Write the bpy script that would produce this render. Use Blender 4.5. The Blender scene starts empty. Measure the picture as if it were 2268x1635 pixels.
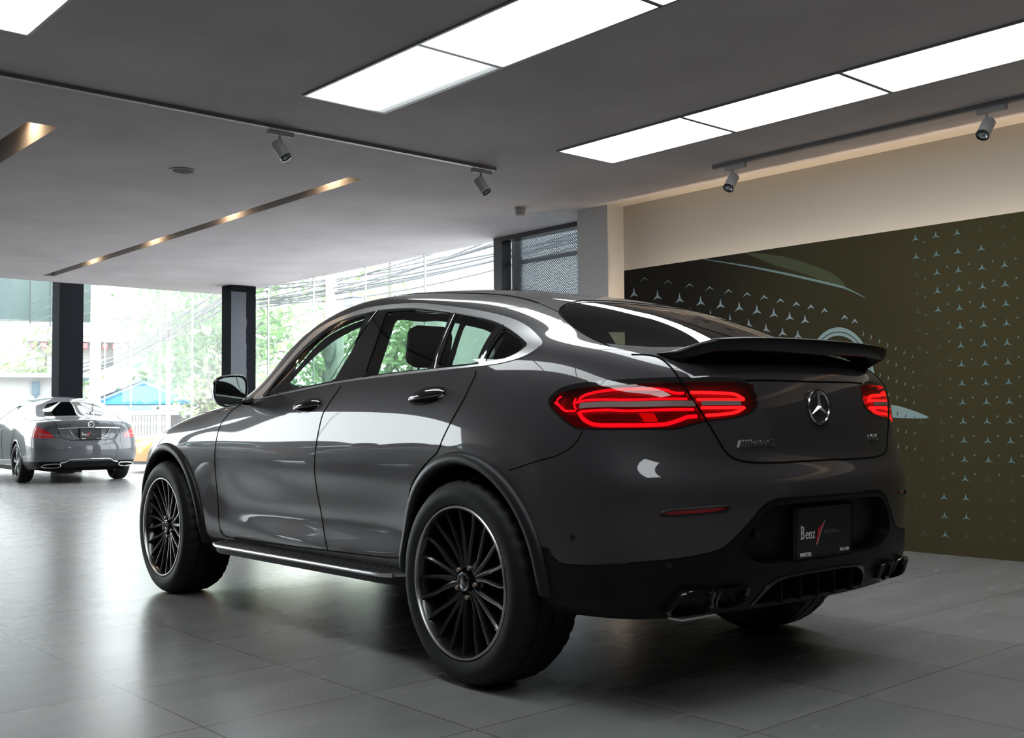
import bpy, bmesh, math, random
import numpy as np
from mathutils import Vector, Matrix
from mathutils.bvhtree import BVHTree
random.seed(7)
PI=math.pi
COL=bpy.context.scene.collection
# ---------------------------------------------------------------- helpers
def tag(o,label=None,cat=None,group=None,kind=None):
    if label: o['label']=label
    if cat: o['category']=cat
    if group: o['group']=group
    if kind: o['kind']=kind
    return o
def thing(name,label,cat,loc=(0,0,0),rz=0,group=None):
    o=bpy.data.objects.new(name,None); COL.objects.link(o); o.location=loc; o.rotation_euler=(0,0,rz)
    o.empty_display_size=.2
    return tag(o,label,cat,group)
def mobj(name,V,F,m,parent=None,smooth=False,angle=None,mats=None,mi=None):
    me=bpy.data.meshes.new(name); me.from_pydata([tuple(map(float,v)) for v in V],[],[tuple(map(int,f)) for f in F])
    if mats:
        for q in mats: me.materials.append(q)
        me.polygons.foreach_set('material_index',[int(i) for i in mi])
    elif m: me.materials.append(m)
    me.update()
    if smooth:
        me.polygons.foreach_set('use_smooth',[True]*len(me.polygons))
        if angle: me.set_sharp_from_angle(angle=math.radians(angle))
    o=bpy.data.objects.new(name,me); COL.objects.link(o)
    if parent: o.parent=parent
    return o
def dup_tree(o,parent=None):
    c=o.copy(); COL.objects.link(c); c.parent=parent
    for ch in [x for x in bpy.data.objects if x.parent==o and x!=c]: dup_tree(ch,c)
    return c
class MB:
    def __init__(s): s.V=[];s.F=[];s.M=[]
    def add(s,V,F,mi=0,mat=None):
        n=len(s.V)
        for v in V:
            v=Vector(v)
            if mat is not None: v=mat@v
            s.V.append(tuple(v))
        for f in F: s.F.append(tuple(i+n for i in f)); s.M.append(mi)
        return s
    def box(s,a,b,mi=0,mat=None,bev=0):
        x0,y0,z0=[min(p,q) for p,q in zip(a,b)];x1,y1,z1=[max(p,q) for p,q in zip(a,b)]
        if bev>0:
            bm=bmesh.new(); bmesh.ops.create_cube(bm,size=1)
            bmesh.ops.scale(bm,vec=(x1-x0,y1-y0,z1-z0),verts=bm.verts)
            bmesh.ops.translate(bm,vec=((x0+x1)/2,(y0+y1)/2,(z0+z1)/2),verts=bm.verts)
            bmesh.ops.bevel(bm,geom=bm.edges[:]+bm.verts[:],offset=bev,segments=2,affect='EDGES',profile=.5)
            bm.verts.index_update()
            s.add([v.co[:] for v in bm.verts],[[v.index for v in f.verts] for f in bm.faces],mi,mat); bm.free(); return s
        V=[(x0,y0,z0),(x1,y0,z0),(x1,y1,z0),(x0,y1,z0),(x0,y0,z1),(x1,y0,z1),(x1,y1,z1),(x0,y1,z1)]
        F=[(0,3,2,1),(4,5,6,7),(0,1,5,4),(1,2,6,5),(2,3,7,6),(3,0,4,7)]
        return s.add(V,F,mi,mat)
    def tube(s,pts,r,seg=8,mi=0,closed=False,mat=None,flat=None,cap=True):
        P=[Vector(p) for p in pts]; n=len(P)
        R=r if hasattr(r,'__len__') else [r]*n
        V=[];F=[];up=None
        for i,p in enumerate(P):
            if closed: t=(P[(i+1)%n]-P[i-1])
            else: t=(P[min(i+1,n-1)]-P[max(i-1,0)])
            if t.length<1e-9: t=Vector((1,0,0))
            t.normalize()
            if up is None:
                up=Vector((0,0,1)) if abs(t.z)<.9 else Vector((1,0,0))
            a=t.cross(up); 
            if a.length<1e-6: a=t.orthogonal()
            a.normalize(); b=a.cross(t); b.normalize(); up=b
            for k in range(seg):
                th=2*PI*k/seg; V.append(p+R[i]*(math.cos(th)*a+math.sin(th)*b*(flat or 1)))
        m=n if closed else n-1
        for i in range(m):
            for k in range(seg):
                a0=i*seg+k;a1=i*seg+(k+1)%seg;b0=((i+1)%n)*seg+k;b1=((i+1)%n)*seg+(k+1)%seg
                F.append((a0,a1,b1,b0))
        if cap and not closed: F.append(tuple(range(seg))[::-1]); F.append(tuple((n-1)*seg+k for k in range(seg)))
        return s.add(V,F,mi,mat)
    def lathe(s,prof,seg=48,mi=0,mat=None,axis='y',a0=0,a1=2*PI):
        # prof: (radius, along)
        full=abs(a1-a0-2*PI)<1e-6; n=len(prof); cnt=seg if full else seg+1
        V=[];F=[]
        for k in range(cnt):
            th=a0+(a1-a0)*k/seg; c,sn=math.cos(th),math.sin(th)
            for r,h in prof:
                V.append((r*c,h,r*sn) if axis=='y' else ((r*c,r*sn,h) if axis=='z' else (h,r*c,r*sn)))
        for k in range(seg):
            k2=(k+1)%cnt
            for i in range(n-1): F.append((k*n+i,k*n+i+1,k2*n+i+1,k2*n+i))
        return s.add(V,F,mi,mat)
    def prism(s,poly,h0,h1,mi=0,mat=None):
        # polygon in xy, extruded in z
        n=len(poly); V=[(x,y,h0) for x,y in poly]+[(x,y,h1) for x,y in poly]
        F=[tuple(range(n))[::-1],tuple(range(n,2*n))]+[(i,(i+1)%n,n+(i+1)%n,n+i) for i in range(n)]
        return s.add(V,F,mi,mat)
    def build(s,name,m,parent=None,smooth=False,angle=35,mats=None):
        return mobj(name,s.V,s.F,m,parent,smooth,angle if smooth else None,mats,s.M if mats else None)
def catmull(P,n=6,closed=False):
    P=[np.array(p,float) for p in P]; N=len(P); out=[]
    m=N if closed else N-1
    for i in range(m):
        if closed: a,b,c,d=P[i-1],P[i],P[(i+1)%N],P[(i+2)%N]
        else: a,b,c,d=P[max(i-1,0)],P[i],P[i+1],P[min(i+2,N-1)]
        for k in range(n):
            t=k/n; out.append(.5*((2*b)+(-a+c)*t+(2*a-5*b+4*c-d)*t*t+(-a+3*b-3*c+d)*t**3))
    if not closed: out.append(P[-1])
    return out
# ---------------------------------------------------------------- materials
def nm(name):
    m=bpy.data.materials.new(name); m.use_nodes=True; nt=m.node_tree
    return m,nt,nt.nodes['Principled BSDF']
def PM(name,col,rough=.5,metal=0,coat=0,coatr=.03,spec=.5,bump=None,var=None,emis=None,es=0,coords='Object'):
    m,nt,b=nm(name)
    b.inputs['Base Color'].default_value=(*col,1); b.inputs['Roughness'].default_value=rough
    b.inputs['Metallic'].default_value=metal; b.inputs['Coat Weight'].default_value=coat
    b.inputs['Coat Roughness'].default_value=coatr; b.inputs['Specular IOR Level'].default_value=spec
    if emis: b.inputs['Emission Color'].default_value=(*emis,1); b.inputs['Emission Strength'].default_value=es
    if bump or var:
        tc=nt.nodes.new('ShaderNodeTexCoord'); n=nt.nodes.new('ShaderNodeTexNoise')
        nt.links.new(tc.outputs[coords],n.inputs['Vector'])
        n.inputs['Scale'].default_value=(bump or var)[0]; n.inputs['Detail'].default_value=4
        if bump:
            bp=nt.nodes.new('ShaderNodeBump'); bp.inputs['Strength'].default_value=bump[1]; bp.inputs['Distance'].default_value=.01
            nt.links.new(n.outputs['Fac'],bp.inputs['Height']); nt.links.new(bp.outputs['Normal'],b.inputs['Normal'])
        if var:
            n2=nt.nodes.new('ShaderNodeTexNoise'); n2.inputs['Scale'].default_value=var[0]; n2.inputs['Detail'].default_value=5
            nt.links.new(tc.outputs[coords],n2.inputs['Vector'])
            r=nt.nodes.new('ShaderNodeValToRGB'); nt.links.new(n2.outputs['Fac'],r.inputs['Fac'])
            k=var[1]
            r.color_ramp.elements[0].position=.3; r.color_ramp.elements[1].position=.7
            r.color_ramp.elements[0].color=(*[c*(1-k) for c in col],1); r.color_ramp.elements[1].color=(*[min(1,c*(1+k)) for c in col],1)
            nt.links.new(r.outputs['Color'],b.inputs['Base Color'])
    return m
def glass(name,tint=(.9,.95,.93),refl=1.0,rough=0.0,veil=0,veilc=(.9,.93,.93),ior=1.45):
    # thin sheet: fresnel reflection over tinted see-through, optional whitish veil that stands in for glare haze
    m=bpy.data.materials.new(name); m.use_nodes=True; nt=m.node_tree; nt.nodes.clear()
    o=nt.nodes.new('ShaderNodeOutputMaterial'); t=nt.nodes.new('ShaderNodeBsdfTransparent'); t.inputs[0].default_value=(*tint,1)
    g=nt.nodes.new('ShaderNodeBsdfGlossy'); g.inputs['Roughness'].default_value=rough; g.inputs['Color'].default_value=(refl,refl,refl,1)
    f=nt.nodes.new('ShaderNodeFresnel'); ge=nt.nodes.new('ShaderNodeNewGeometry'); mr=nt.nodes.new('ShaderNodeMapRange'); mr.inputs[3].default_value=ior; mr.inputs[4].default_value=1/ior
    nt.links.new(ge.outputs['Backfacing'],mr.inputs[0]); nt.links.new(mr.outputs[0],f.inputs['IOR'])
    mx=nt.nodes.new('ShaderNodeMixShader'); nt.links.new(f.outputs[0],mx.inputs[0])
    src=t
    if veil>0:
        d=nt.nodes.new('ShaderNodeBsdfTranslucent'); d.inputs['Color'].default_value=(*veilc,1)
        v=nt.nodes.new('ShaderNodeMixShader')
        v.inputs[0].default_value=veil
        nt.links.new(t.outputs[0],v.inputs[1]); nt.links.new(d.outputs[0],v.inputs[2]); src=v
    nt.links.new(src.outputs[0],mx.inputs[1]); nt.links.new(g.outputs[0],mx.inputs[2]); nt.links.new(mx.outputs[0],o.inputs[0])
    return m
def emit(name,col,s):
    m=bpy.data.materials.new(name); m.use_nodes=True; nt=m.node_tree; nt.nodes.clear()
    o=nt.nodes.new('ShaderNodeOutputMaterial'); e=nt.nodes.new('ShaderNodeEmission'); e.inputs[0].default_value=(*col,1); e.inputs[1].default_value=s
    nt.links.new(e.outputs[0],o.inputs[0]); return m
def paint(name,col,flake=.25):
    m,nt,b=nm(name)
    b.inputs['Base Color'].default_value=(*col,1); b.inputs['Metallic'].default_value=.15; b.inputs['Roughness'].default_value=.42; b.inputs['Specular IOR Level'].default_value=.15
    b.inputs['Coat Weight'].default_value=1; b.inputs['Coat Roughness'].default_value=.02; b.inputs['Coat IOR'].default_value=1.55
    tc=nt.nodes.new('ShaderNodeTexCoord'); n=nt.nodes.new('ShaderNodeTexNoise'); n.inputs['Scale'].default_value=900; n.inputs['Detail'].default_value=1
    nt.links.new(tc.outputs['Object'],n.inputs['Vector'])
    bp=nt.nodes.new('ShaderNodeBump'); bp.inputs['Strength'].default_value=flake*.2; bp.inputs['Distance'].default_value=.001
    nt.links.new(n.outputs['Fac'],bp.inputs['Height']); nt.links.new(bp.outputs['Normal'],b.inputs['Normal'])
    return m
M=dict(
 paint=paint('selenite_paint',(.040,.036,.040)),
 paint2=paint('grey_paint',(.075,.08,.09)),
 orange=PM('orange_paint',(.95,.30,.05),.35,0,1),
 black=PM('satin_black_plastic',(.005,.005,.006),.45,spec=.18,bump=(400,.04)),
 clad=PM('cladding_plastic',(.010,.010,.012),.42,spec=.35,bump=(600,.06)),
 gblack=PM('gloss_black',(.006,.006,.007),.08,0,1),
 rubber=PM('tyre_rubber',(.006,.006,.0065),.6,spec=.3),
 alloy=PM('black_alloy',(.012,.012,.014),.22,.3,.6),
 rimlip=PM('machined_rim',(.42,.41,.40),.28,1),
 silver=PM('silver_alloy',(.45,.46,.48),.25,1),
 chrome=PM('chrome',(.75,.75,.76),.06,1),
 dchrome=PM('dark_chrome',(.22,.22,.23),.08,1),
 emblem=PM('emblem_chrome',(.62,.62,.63),.2,1),
 satin=PM('satin_chrome',(.80,.80,.81),.33,1),
 bolt=PM('bolt_steel',(.25,.2,.17),.4,1),
 disc=PM('brake_steel',(.12,.11,.11),.35,1),
 caliper=PM('caliper_red',(.08,.006,.006),.4),
 seam=PM('gap_black',(.001,.001,.001),.9,spec=.1),
 dark=PM('underbody_black',(.004,.004,.004),.9,spec=.1),
 cabin=PM('cabin_fabric',(.012,.011,.011),.85,spec=.2,bump=(200,.1)),
 leather=PM('seat_leather',(.03,.026,.024),.6,bump=(120,.1)),
 glass=glass('tinted_car_glass',(.50,.62,.55),1,0,ior=1.5),
 dglass=glass('dark_privacy_glass',(.16,.18,.18),1,0,ior=1.55),
 lens=glass('red_lens',(.80,.10,.12),1,0,ior=1.5),
 sglass=glass('saloon_rear_glass',(.05,.055,.055),1,0,ior=1.22),
 mirror=PM('mirror_glass',(.35,.4,.4),.02,1),
 lampred=PM('lamp_reflector',(.17,.003,.006),.3,.3,1,bump=(60,.3)),
 led=emit('light_guide_red',(1,.02,.06),1.7),
 ledd=emit('light_guide_dim',(1,.01,.02),.7),
 ledo=emit('light_guide_core',(1,.06,.06),2.8),
 lampstrip=PM('lamp_clear_strip',(.35,.26,.25),.2,.3,1),
 refl=PM('reflector_red',(.55,.008,.015),.2,0,1),
 platebk=PM('plate_black',(.010,.010,.011),.35),
 white=PM('print_white',(.75,.75,.75),.5),
 platered=PM('print_red',(.5,.01,.03),.5),
 greyprint=PM('print_grey',(.12,.11,.11),.5),
)
SKY=8.4; EXPO=0.0; COVE=44.0
# rings: level -> stations (front centre ... side ... rear centre)
BODY=[
[(3.62,0,.24),(3.58,.45,.24),(3.42,.72,.24),(3.28,.80,.25),(3.15,.83,.26),(2.87,.84,.26),(2.45,.83,.27),(2.1,.80,.28),(1.6,.79,.28),(1.1,.79,.28),(.6,.79,.28),(.2,.81,.27),(-.1,.83,.27),(-.4,.84,.31),(-.61,.81,.32),(-.74,.72,.32),(-.81,.52,.32),(-.85,.27,.32),(-.86,0,.32)],
[(3.68,0,.38),(3.63,.48,.38),(3.47,.77,.38),(3.32,.86,.38),(3.17,.88,.38),(2.87,.89,.38),(2.45,.885,.38),(2.1,.866,.375),(1.6,.874,.37),(1.1,.877,.37),(.6,.882,.37),(.2,.89,.37),(-.1,.905,.37),(-.4,.905,.38),(-.63,.88,.40),(-.765,.785,.41),(-.86,.55,.41),(-.90,.28,.41),(-.91,0,.41)],
[(3.70,0,.54),(3.65,.48,.54),(3.48,.78,.54),(3.33,.875,.54),(3.17,.905,.54),(2.87,.915,.54),(2.45,.905,.54),(2.1,.868,.53),(1.6,.860,.52),(1.1,.862,.52),(.6,.869,.52),(.2,.899,.53),(-.1,.928,.54),(-.4,.925,.54),(-.63,.89,.55),(-.765,.79,.56),(-.885,.56,.56),(-.935,.28,.56),(-.95,0,.56)],
[(3.71,0,.68),(3.65,.48,.68),(3.48,.77,.68),(3.33,.87,.68),(3.17,.905,.69),(2.87,.92,.71),(2.45,.91,.69),(2.1,.888,.67),(1.6,.883,.65),(1.1,.886,.65),(.6,.891,.66),(.2,.913,.69),(-.1,.935,.71),(-.4,.93,.70),(-.64,.89,.70),(-.775,.79,.70),(-.90,.56,.70),(-.955,.28,.70),(-.97,0,.70)],
[(3.66,0,.82),(3.60,.45,.81),(3.45,.72,.80),(3.32,.84,.81),(3.17,.895,.83),(2.87,.918,.85),(2.45,.91,.83),(2.1,.902,.80),(1.6,.902,.79),(1.1,.905,.79),(.6,.909,.80),(.2,.92,.82),(-.1,.938,.83),(-.4,.93,.82),(-.63,.89,.80),(-.765,.79,.785),(-.89,.56,.78),(-.945,.28,.775),(-.96,0,.775)],
[(3.56,0,.91),(3.50,.42,.90),(3.38,.66,.89),(3.28,.78,.89),(3.12,.86,.89),(2.87,.895,.935),(2.45,.895,.95),(2.1,.89,.955),(1.6,.89,.96),(1.1,.895,.97),(.6,.90,.98),(.2,.912,.98),(-.1,.925,.975),(-.4,.915,.955),(-.62,.872,.92),(-.745,.765,.885),(-.865,.555,.865),(-.915,.28,.855),(-.928,0,.85)],
[(3.40,0,.98),(3.34,.36,.975),(3.24,.58,.965),(3.16,.70,.94),(3.05,.77,.955),(2.80,.815,1.0),(2.45,.84,1.035),(2.1,.858,1.06),(1.6,.862,1.09),(1.1,.865,1.12),(.6,.868,1.135),(.2,.872,1.15),(-.1,.87,1.155),(-.4,.865,1.13),(-.61,.835,1.08),(-.73,.745,1.04),(-.85,.56,1.015),(-.90,.28,1.00),(-.912,0,.995)],
[(3.05,0,1.05),(3.0,.30,1.05),(2.93,.46,1.045),(2.87,.56,1.04),(2.78,.62,1.045),(2.62,.68,1.06),(2.35,.75,1.08),(2.05,.815,1.10),(1.6,.81,1.20),(1.1,.79,1.28),(.6,.785,1.30),(.2,.795,1.29),(-.1,.80,1.265),(-.4,.795,1.225),(-.58,.76,1.18),(-.71,.69,1.14),(-.82,.54,1.12),(-.87,.28,1.11),(-.885,0,1.105)],
[(2.45,0,1.115),(2.44,.22,1.115),(2.42,.36,1.11),(2.40,.46,1.11),(2.36,.53,1.11),(2.27,.61,1.115),(2.15,.70,1.125),(1.90,.73,1.245),(1.55,.70,1.41),(1.08,.685,1.49),(.6,.66,1.465),(.2,.685,1.415),(-.1,.71,1.34),(-.36,.715,1.275),(-.54,.68,1.235),(-.66,.60,1.205),(-.76,.46,1.185),(-.82,.25,1.18),(-.84,0,1.175)],
[(2.20,0,1.145),(2.19,.20,1.145),(2.17,.34,1.145),(2.14,.45,1.145),(2.11,.53,1.15),(2.04,.61,1.165),(1.98,.66,1.24),(1.75,.66,1.38),(1.47,.62,1.495),(1.05,.59,1.555),(.6,.58,1.515),(.2,.595,1.47),(-.1,.61,1.393),(-.32,.60,1.325),(-.47,.55,1.28),(-.56,.47,1.26),(-.63,.34,1.255),(-.67,.18,1.245),(-.685,0,1.24)],
[(1.82,0,1.375),(1.81,.12,1.375),(1.80,.21,1.375),(1.78,.28,1.375),(1.76,.34,1.375),(1.71,.39,1.385),(1.65,.42,1.44),(1.48,.41,1.515),(1.25,.37,1.575),(.95,.33,1.588),(.6,.32,1.567),(.25,.33,1.518),(0,.34,1.465),(-.18,.33,1.42),(-.29,.29,1.387),(-.37,.24,1.365),(-.42,.17,1.348),(-.44,.09,1.34),(-.45,0,1.335)],
[(1.46,0,1.565),(1.45,0,1.567),(1.44,0,1.568),(1.43,0,1.569),(1.41,0,1.571),(1.38,0,1.574),(1.30,0,1.582),(1.18,0,1.592),(1.02,0,1.60),(.80,0,1.597),(.55,0,1.573),(.3,0,1.535),(.12,0,1.50),(-.01,0,1.47),(-.09,0,1.45),(-.14,0,1.438),(-.18,0,1.428),(-.20,0,1.422),(-.21,0,1.42)],
]
def bsp(t):
    t2=t*t;t3=t2*t
    return np.stack([(1-3*t+3*t2-t3)/6,(4-6*t2+3*t3)/6,(1+3*t+3*t2-3*t3)/6,t3/6],-1)
def ext(P):
    # P [L,S,3] -> extended one control point on each side
    M=np.array([1,-1,1])
    Q=np.concatenate([P[:,1:2]*M,P,P[:,-2:-1]*M],1)
    top=Q[-2:-1]*M; bot=2*Q[:1]-Q[1:2]
    return np.concatenate([bot,Q,top],0)
def basis(n,sub):
    T=np.linspace(0,n-1,(n-1)*sub+1);i=np.minimum(T.astype(int),n-2);b=bsp(T-i)
    B=np.zeros((len(T),n+2))
    for k in range(4): B[np.arange(len(T)),i+k]+=b[:,k]
    return B
def surface(tab,su=8,sv=8,pia=3,fade=.85):
    T=np.array(tab,float);P=T.copy();L,S=T.shape[:2]
    A1,B1=basis(L,1),basis(S,1)
    for _ in range(pia):
        E=np.einsum('ai,bj,ijk->abk',A1,B1,ext(P));P=P+fade*(T-E)
    A,B=basis(L,sv),basis(S,su)
    return np.einsum('ai,bj,ijk->abk',A,B,ext(P))
# ---------------------------------------------------------------- car body surface
def sdf(poly,closed=True):
    P=np.array(poly,float); A=P; B=np.roll(P,-1,0)
    def f(q):
        q=np.asarray(q,float).reshape(-1,2); out=np.empty(len(q))
        d=np.full(len(q),1e9); ins=np.zeros(len(q),bool)
        for a,b in zip(A,B):
            e=b-a; w=q-a; t=np.clip((w@e)/max(e@e,1e-12),0,1); dd=((w-t[:,None]*e)**2).sum(1); d=np.minimum(d,dd)
            c=(a[1]>q[:,1])!=(b[1]>q[:,1])
            if c.any():
                with np.errstate(divide='ignore',invalid='ignore'):
                    xi=(b[0]-a[0])*(q[:,1]-a[1])/(b[1]-a[1])+a[0]
                ins^=c&(q[:,0]<xi)
        return np.where(ins,-1,1)*np.sqrt(d)
    return f
class Body:
    """half body (y>=0) as a fine quad sheet that can be cut along smooth curves"""
    def __init__(s,tab,su,sv,pia=3):
        s.G=surface(tab,su,sv,pia); R,Cn=s.G.shape[:2]
        s.bm=bmesh.new(); bm=s.bm
        s.lu=bm.verts.layers.float.new('u'); s.lv=bm.verts.layers.float.new('v')
        vs=[]
        for i in range(R):
            row=[]
            for j in range(Cn):
                if i==R-1 and j>0 and (s.G[i,j]-s.G[i,j-1]).dot(s.G[i,j]-s.G[i,j-1])<1e-10: row.append(row[-1]); continue
                p=s.G[i,j].copy()
                if j in (0,Cn-1) or i==R-1: p[1]=0
                v=bm.verts.new(p); v[s.lu]=j/su; v[s.lv]=i/sv; row.append(v)
            vs.append(row)
        for i in range(R-1):
            for j in range(Cn-1):
                q=[vs[i][j],vs[i+1][j],vs[i+1][j+1],vs[i][j+1]]
                q2=[]
                for v in q:
                    if v not in q2: q2.append(v)
                if len(q2)>=3: bm.faces.new(q2)
        bm.normal_update()
        # orientation: outward (side faces should point +y)
        fy=sum(f.normal.y*f.calc_area() for f in bm.faces)
        if fy<0: bmesh.ops.reverse_faces(bm,faces=bm.faces[:])
        bm.normal_update()
        T=[];s.bvh=BVHTree.FromBMesh(bm)
    def arr(s):
        bm=s.bm; bm.verts.index_update()
        A=np.array([(v.co.x,v.co.y,v.co.z,v[s.lu],v[s.lv]) for v in bm.verts]); return A
    def split(s,fn,mask=None):
        bm=s.bm; A=s.arr(); d=fn(A)
        d=np.where(np.abs(d)<4e-4,0,d)
        if mask is not None: ok=mask(A)
        else: ok=np.ones(len(A),bool)
        val=dict(); V=list(bm.verts)
        zero=set(V[i] for i in np.nonzero((d==0)&ok)[0])
        new=[]
        for e in list(bm.edges):
            a,b=e.verts; i,j=a.index,b.index
            if ok[i] and ok[j] and d[i]*d[j]<0: new.append((e,a,b,d[i]/(d[i]-d[j])))
        for e,a,b,t in new:
            co=a.co.lerp(b.co,t); u=a[s.lu]*(1-t)+b[s.lu]*t; w=a[s.lv]*(1-t)+b[s.lv]*t
            ne,nv=bmesh.utils.edge_split(e,a,t); nv.co=co; nv[s.lu]=u; nv[s.lv]=w; zero.add(nv)
        bm.faces.ensure_lookup_table()
        fs=set()
        for v in zero:
            for f in v.link_faces: fs.add(f)
        for f in fs:
            zv=[v for v in f.verts if v in zero]
            if len(zv)==2:
                a,b=zv
                if not any(b in e.verts for e in a.link_edges if f in e.link_faces):
                    try: bmesh.utils.face_split(f,a,b)
                    except Exception: pass
        bm.normal_update()
    def label(s,fn):
        bm=s.bm
        Fs=list(bm.faces); C=np.array([(f.calc_center_median()[:]) for f in Fs])
        U=np.array([(sum(v[s.lu] for v in f.verts)/len(f.verts),sum(v[s.lv] for v in f.verts)/len(f.verts)) for f in Fs])
        lab=fn(np.concatenate([C,U],1))
        parts={}
        for f,l in zip(Fs,lab): parts.setdefault(l,[]).append(f)
        s.parts=parts; return parts
    def vn(s,co):
        r=s.bvh.find_nearest(co); return r
    def mesh(s,lab,sides='LR',off=0,boundary_drop=0):
        """vertex/face lists of one label; sides L, R or LR welded at y=0; normals from the sheet"""
        labs=lab if isinstance(lab,(list,tuple)) else [lab]
        V=[];N=[];F=[];ix={}
        for l in labs:
            for f in s.parts.get(l,[]):
                r=[]
                for v in f.verts:
                    if v not in ix:
                        ix[v]=len(V); n=v.normal; V.append(tuple(v.co+n*off)); N.append(tuple(n))
                    r.append(ix[v])
                F.append(r)
        V=np.array(V).reshape(-1,3); N=np.array(N).reshape(-1,3)
        on=np.abs(V[:,1]-N[:,1]*off)<1e-6 if len(V) else np.zeros(0,bool)
        if len(V): V[on,1]=0
        if sides=='L': return V,N,F
        Vm=V*[1,-1,1]; Nm=N*[1,-1,1]
        if sides=='R': return Vm,Nm,[f[::-1] for f in F]
        mp=np.arange(len(V)); k=len(V); keep=[]
        for i in range(len(V)):
            if not on[i]: mp[i]=k; k+=1; keep.append(i)
        V2=np.concatenate([V,Vm[keep]]) if keep else V; N2=np.concatenate([N,Nm[keep]]) if keep else N
        return V2,N2,F+[[mp[i] for i in f[::-1]] for f in F]
    def make(s,name,lab,m,parent,sides='LR',off=0,thick=0,label=None,rim=0):
        V,N,F=s.mesh(lab,sides,off)
        if not F: return None
        n0=len(F); V=list(map(tuple,V)); NN=[tuple(n) for n in N]
        if thick:
            # rim and inner skin give the panel its real thickness
            n=len(V); cnt={}
            for f in F:
                for a,b in zip(f,f[1:]+f[:1]): cnt[(a,b)]=cnt.get((a,b),0)+1
            V2=[tuple(np.array(v)-np.array(w)*thick) for v,w in zip(V,N)]
            V=V+V2; NN=NN+[tuple(-np.array(w)) for w in N]
            F=F+[[i+n for i in f[::-1]] for f in F]
            for (a,b) in list(cnt):
                if (b,a) not in cnt and not(abs(V[a][1])<1e-6 and abs(V[b][1])<1e-6): F.append([b,a,a+n,b+n])
        o=mobj(name,V,F,m,parent,True)
        me=o.data
        # shade with the normals of the uncut sheet so that cuts never show as dents
        nn=np.array(NN); ln=np.zeros((len(me.loops),3))
        vi=np.zeros(len(me.loops),int); me.loops.foreach_get('vertex_index',vi); ln[:]=nn[vi]
        if thick:
            fi=0
            for p in me.polygons:
                if p.index>=2*n0:
                    for l in p.loop_indices: ln[l]=p.normal
        me.normals_split_custom_set([tuple(x) for x in ln])
        if label: o['label']=label
        return o
    def snap(s,p,off=0.0,side=1):
        c,n,i,d=s.bvh.find_nearest(Vector((p[0],abs(p[1]),p[2])))
        q=c+n*off; return Vector((q.x,q.y*side,q.z))
    def line(s,mb,pts,r,side=1,n=6,off=0.0,closed=False,seg=6,flat=None,cm=True,mi=0):
        P=catmull(pts,n,closed) if cm else pts
        # cyclic snap keeps curve on the skin
        Q=[s.snap(p,off,side) for p in P]
        mb.tube(Q,r,seg,mi,closed,flat=flat)
# ---------------------------------------------------------------- shared car bits
def star3(mb,c,R,right,up,out,th=.004,ringr=0,w=.16,mi=0,seg=32):
    """three-pointed star with ridged arms, optional ring"""
    c=Vector(c);right=Vector(right);up=Vector(up);out=Vector(out)
    def P(r,a,h=0): return c+right*(r*math.cos(a))+up*(r*math.sin(a))+out*h
    V=[P(0,0,th)];F=[]
    for k in range(3):
        a=PI/2+k*2*PI/3
        tip=P(R,a,0);l=P(R*w,a+PI/3,0);r=P(R*w,a-PI/3,0)
        n=len(V);V+=[tip,l,r];F+=[(0,n,n+1),(0,n+2,n)]
    mb.add(V,F,mi)
    if ringr:
        mb.tube([P(R*1.0,2*PI*k/seg,0) for k in range(seg)],ringr,6,mi,closed=True)
def text_mesh(name,txt,size,m,parent,origin,right,up,sx=1,ext=.0008,shear=0,bold=0,align='LEFT'):
    cu=bpy.data.curves.new(name,'FONT'); cu.body=txt; cu.size=size; cu.extrude=ext; cu.shear=shear; cu.align_x=align; cu.resolution_u=3; cu.offset=bold
    t=bpy.data.objects.new(name,cu); COL.objects.link(t)
    bpy.context.view_layer.update()
    me=bpy.data.meshes.new_from_object(t.evaluated_get(bpy.context.evaluated_depsgraph_get()))
    bpy.data.objects.remove(t); 
    r=Vector(right).normalized();u=Vector(up).normalized();o=r.cross(u)
    for v in me.vertices: v.co=Vector(origin)+r*(v.co.x*sx)+u*v.co.y+o*v.co.z
    me.materials.clear(); me.materials.append(m)
    ob=bpy.data.objects.new(name,me); COL.objects.link(ob); ob.parent=parent
    return ob
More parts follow.
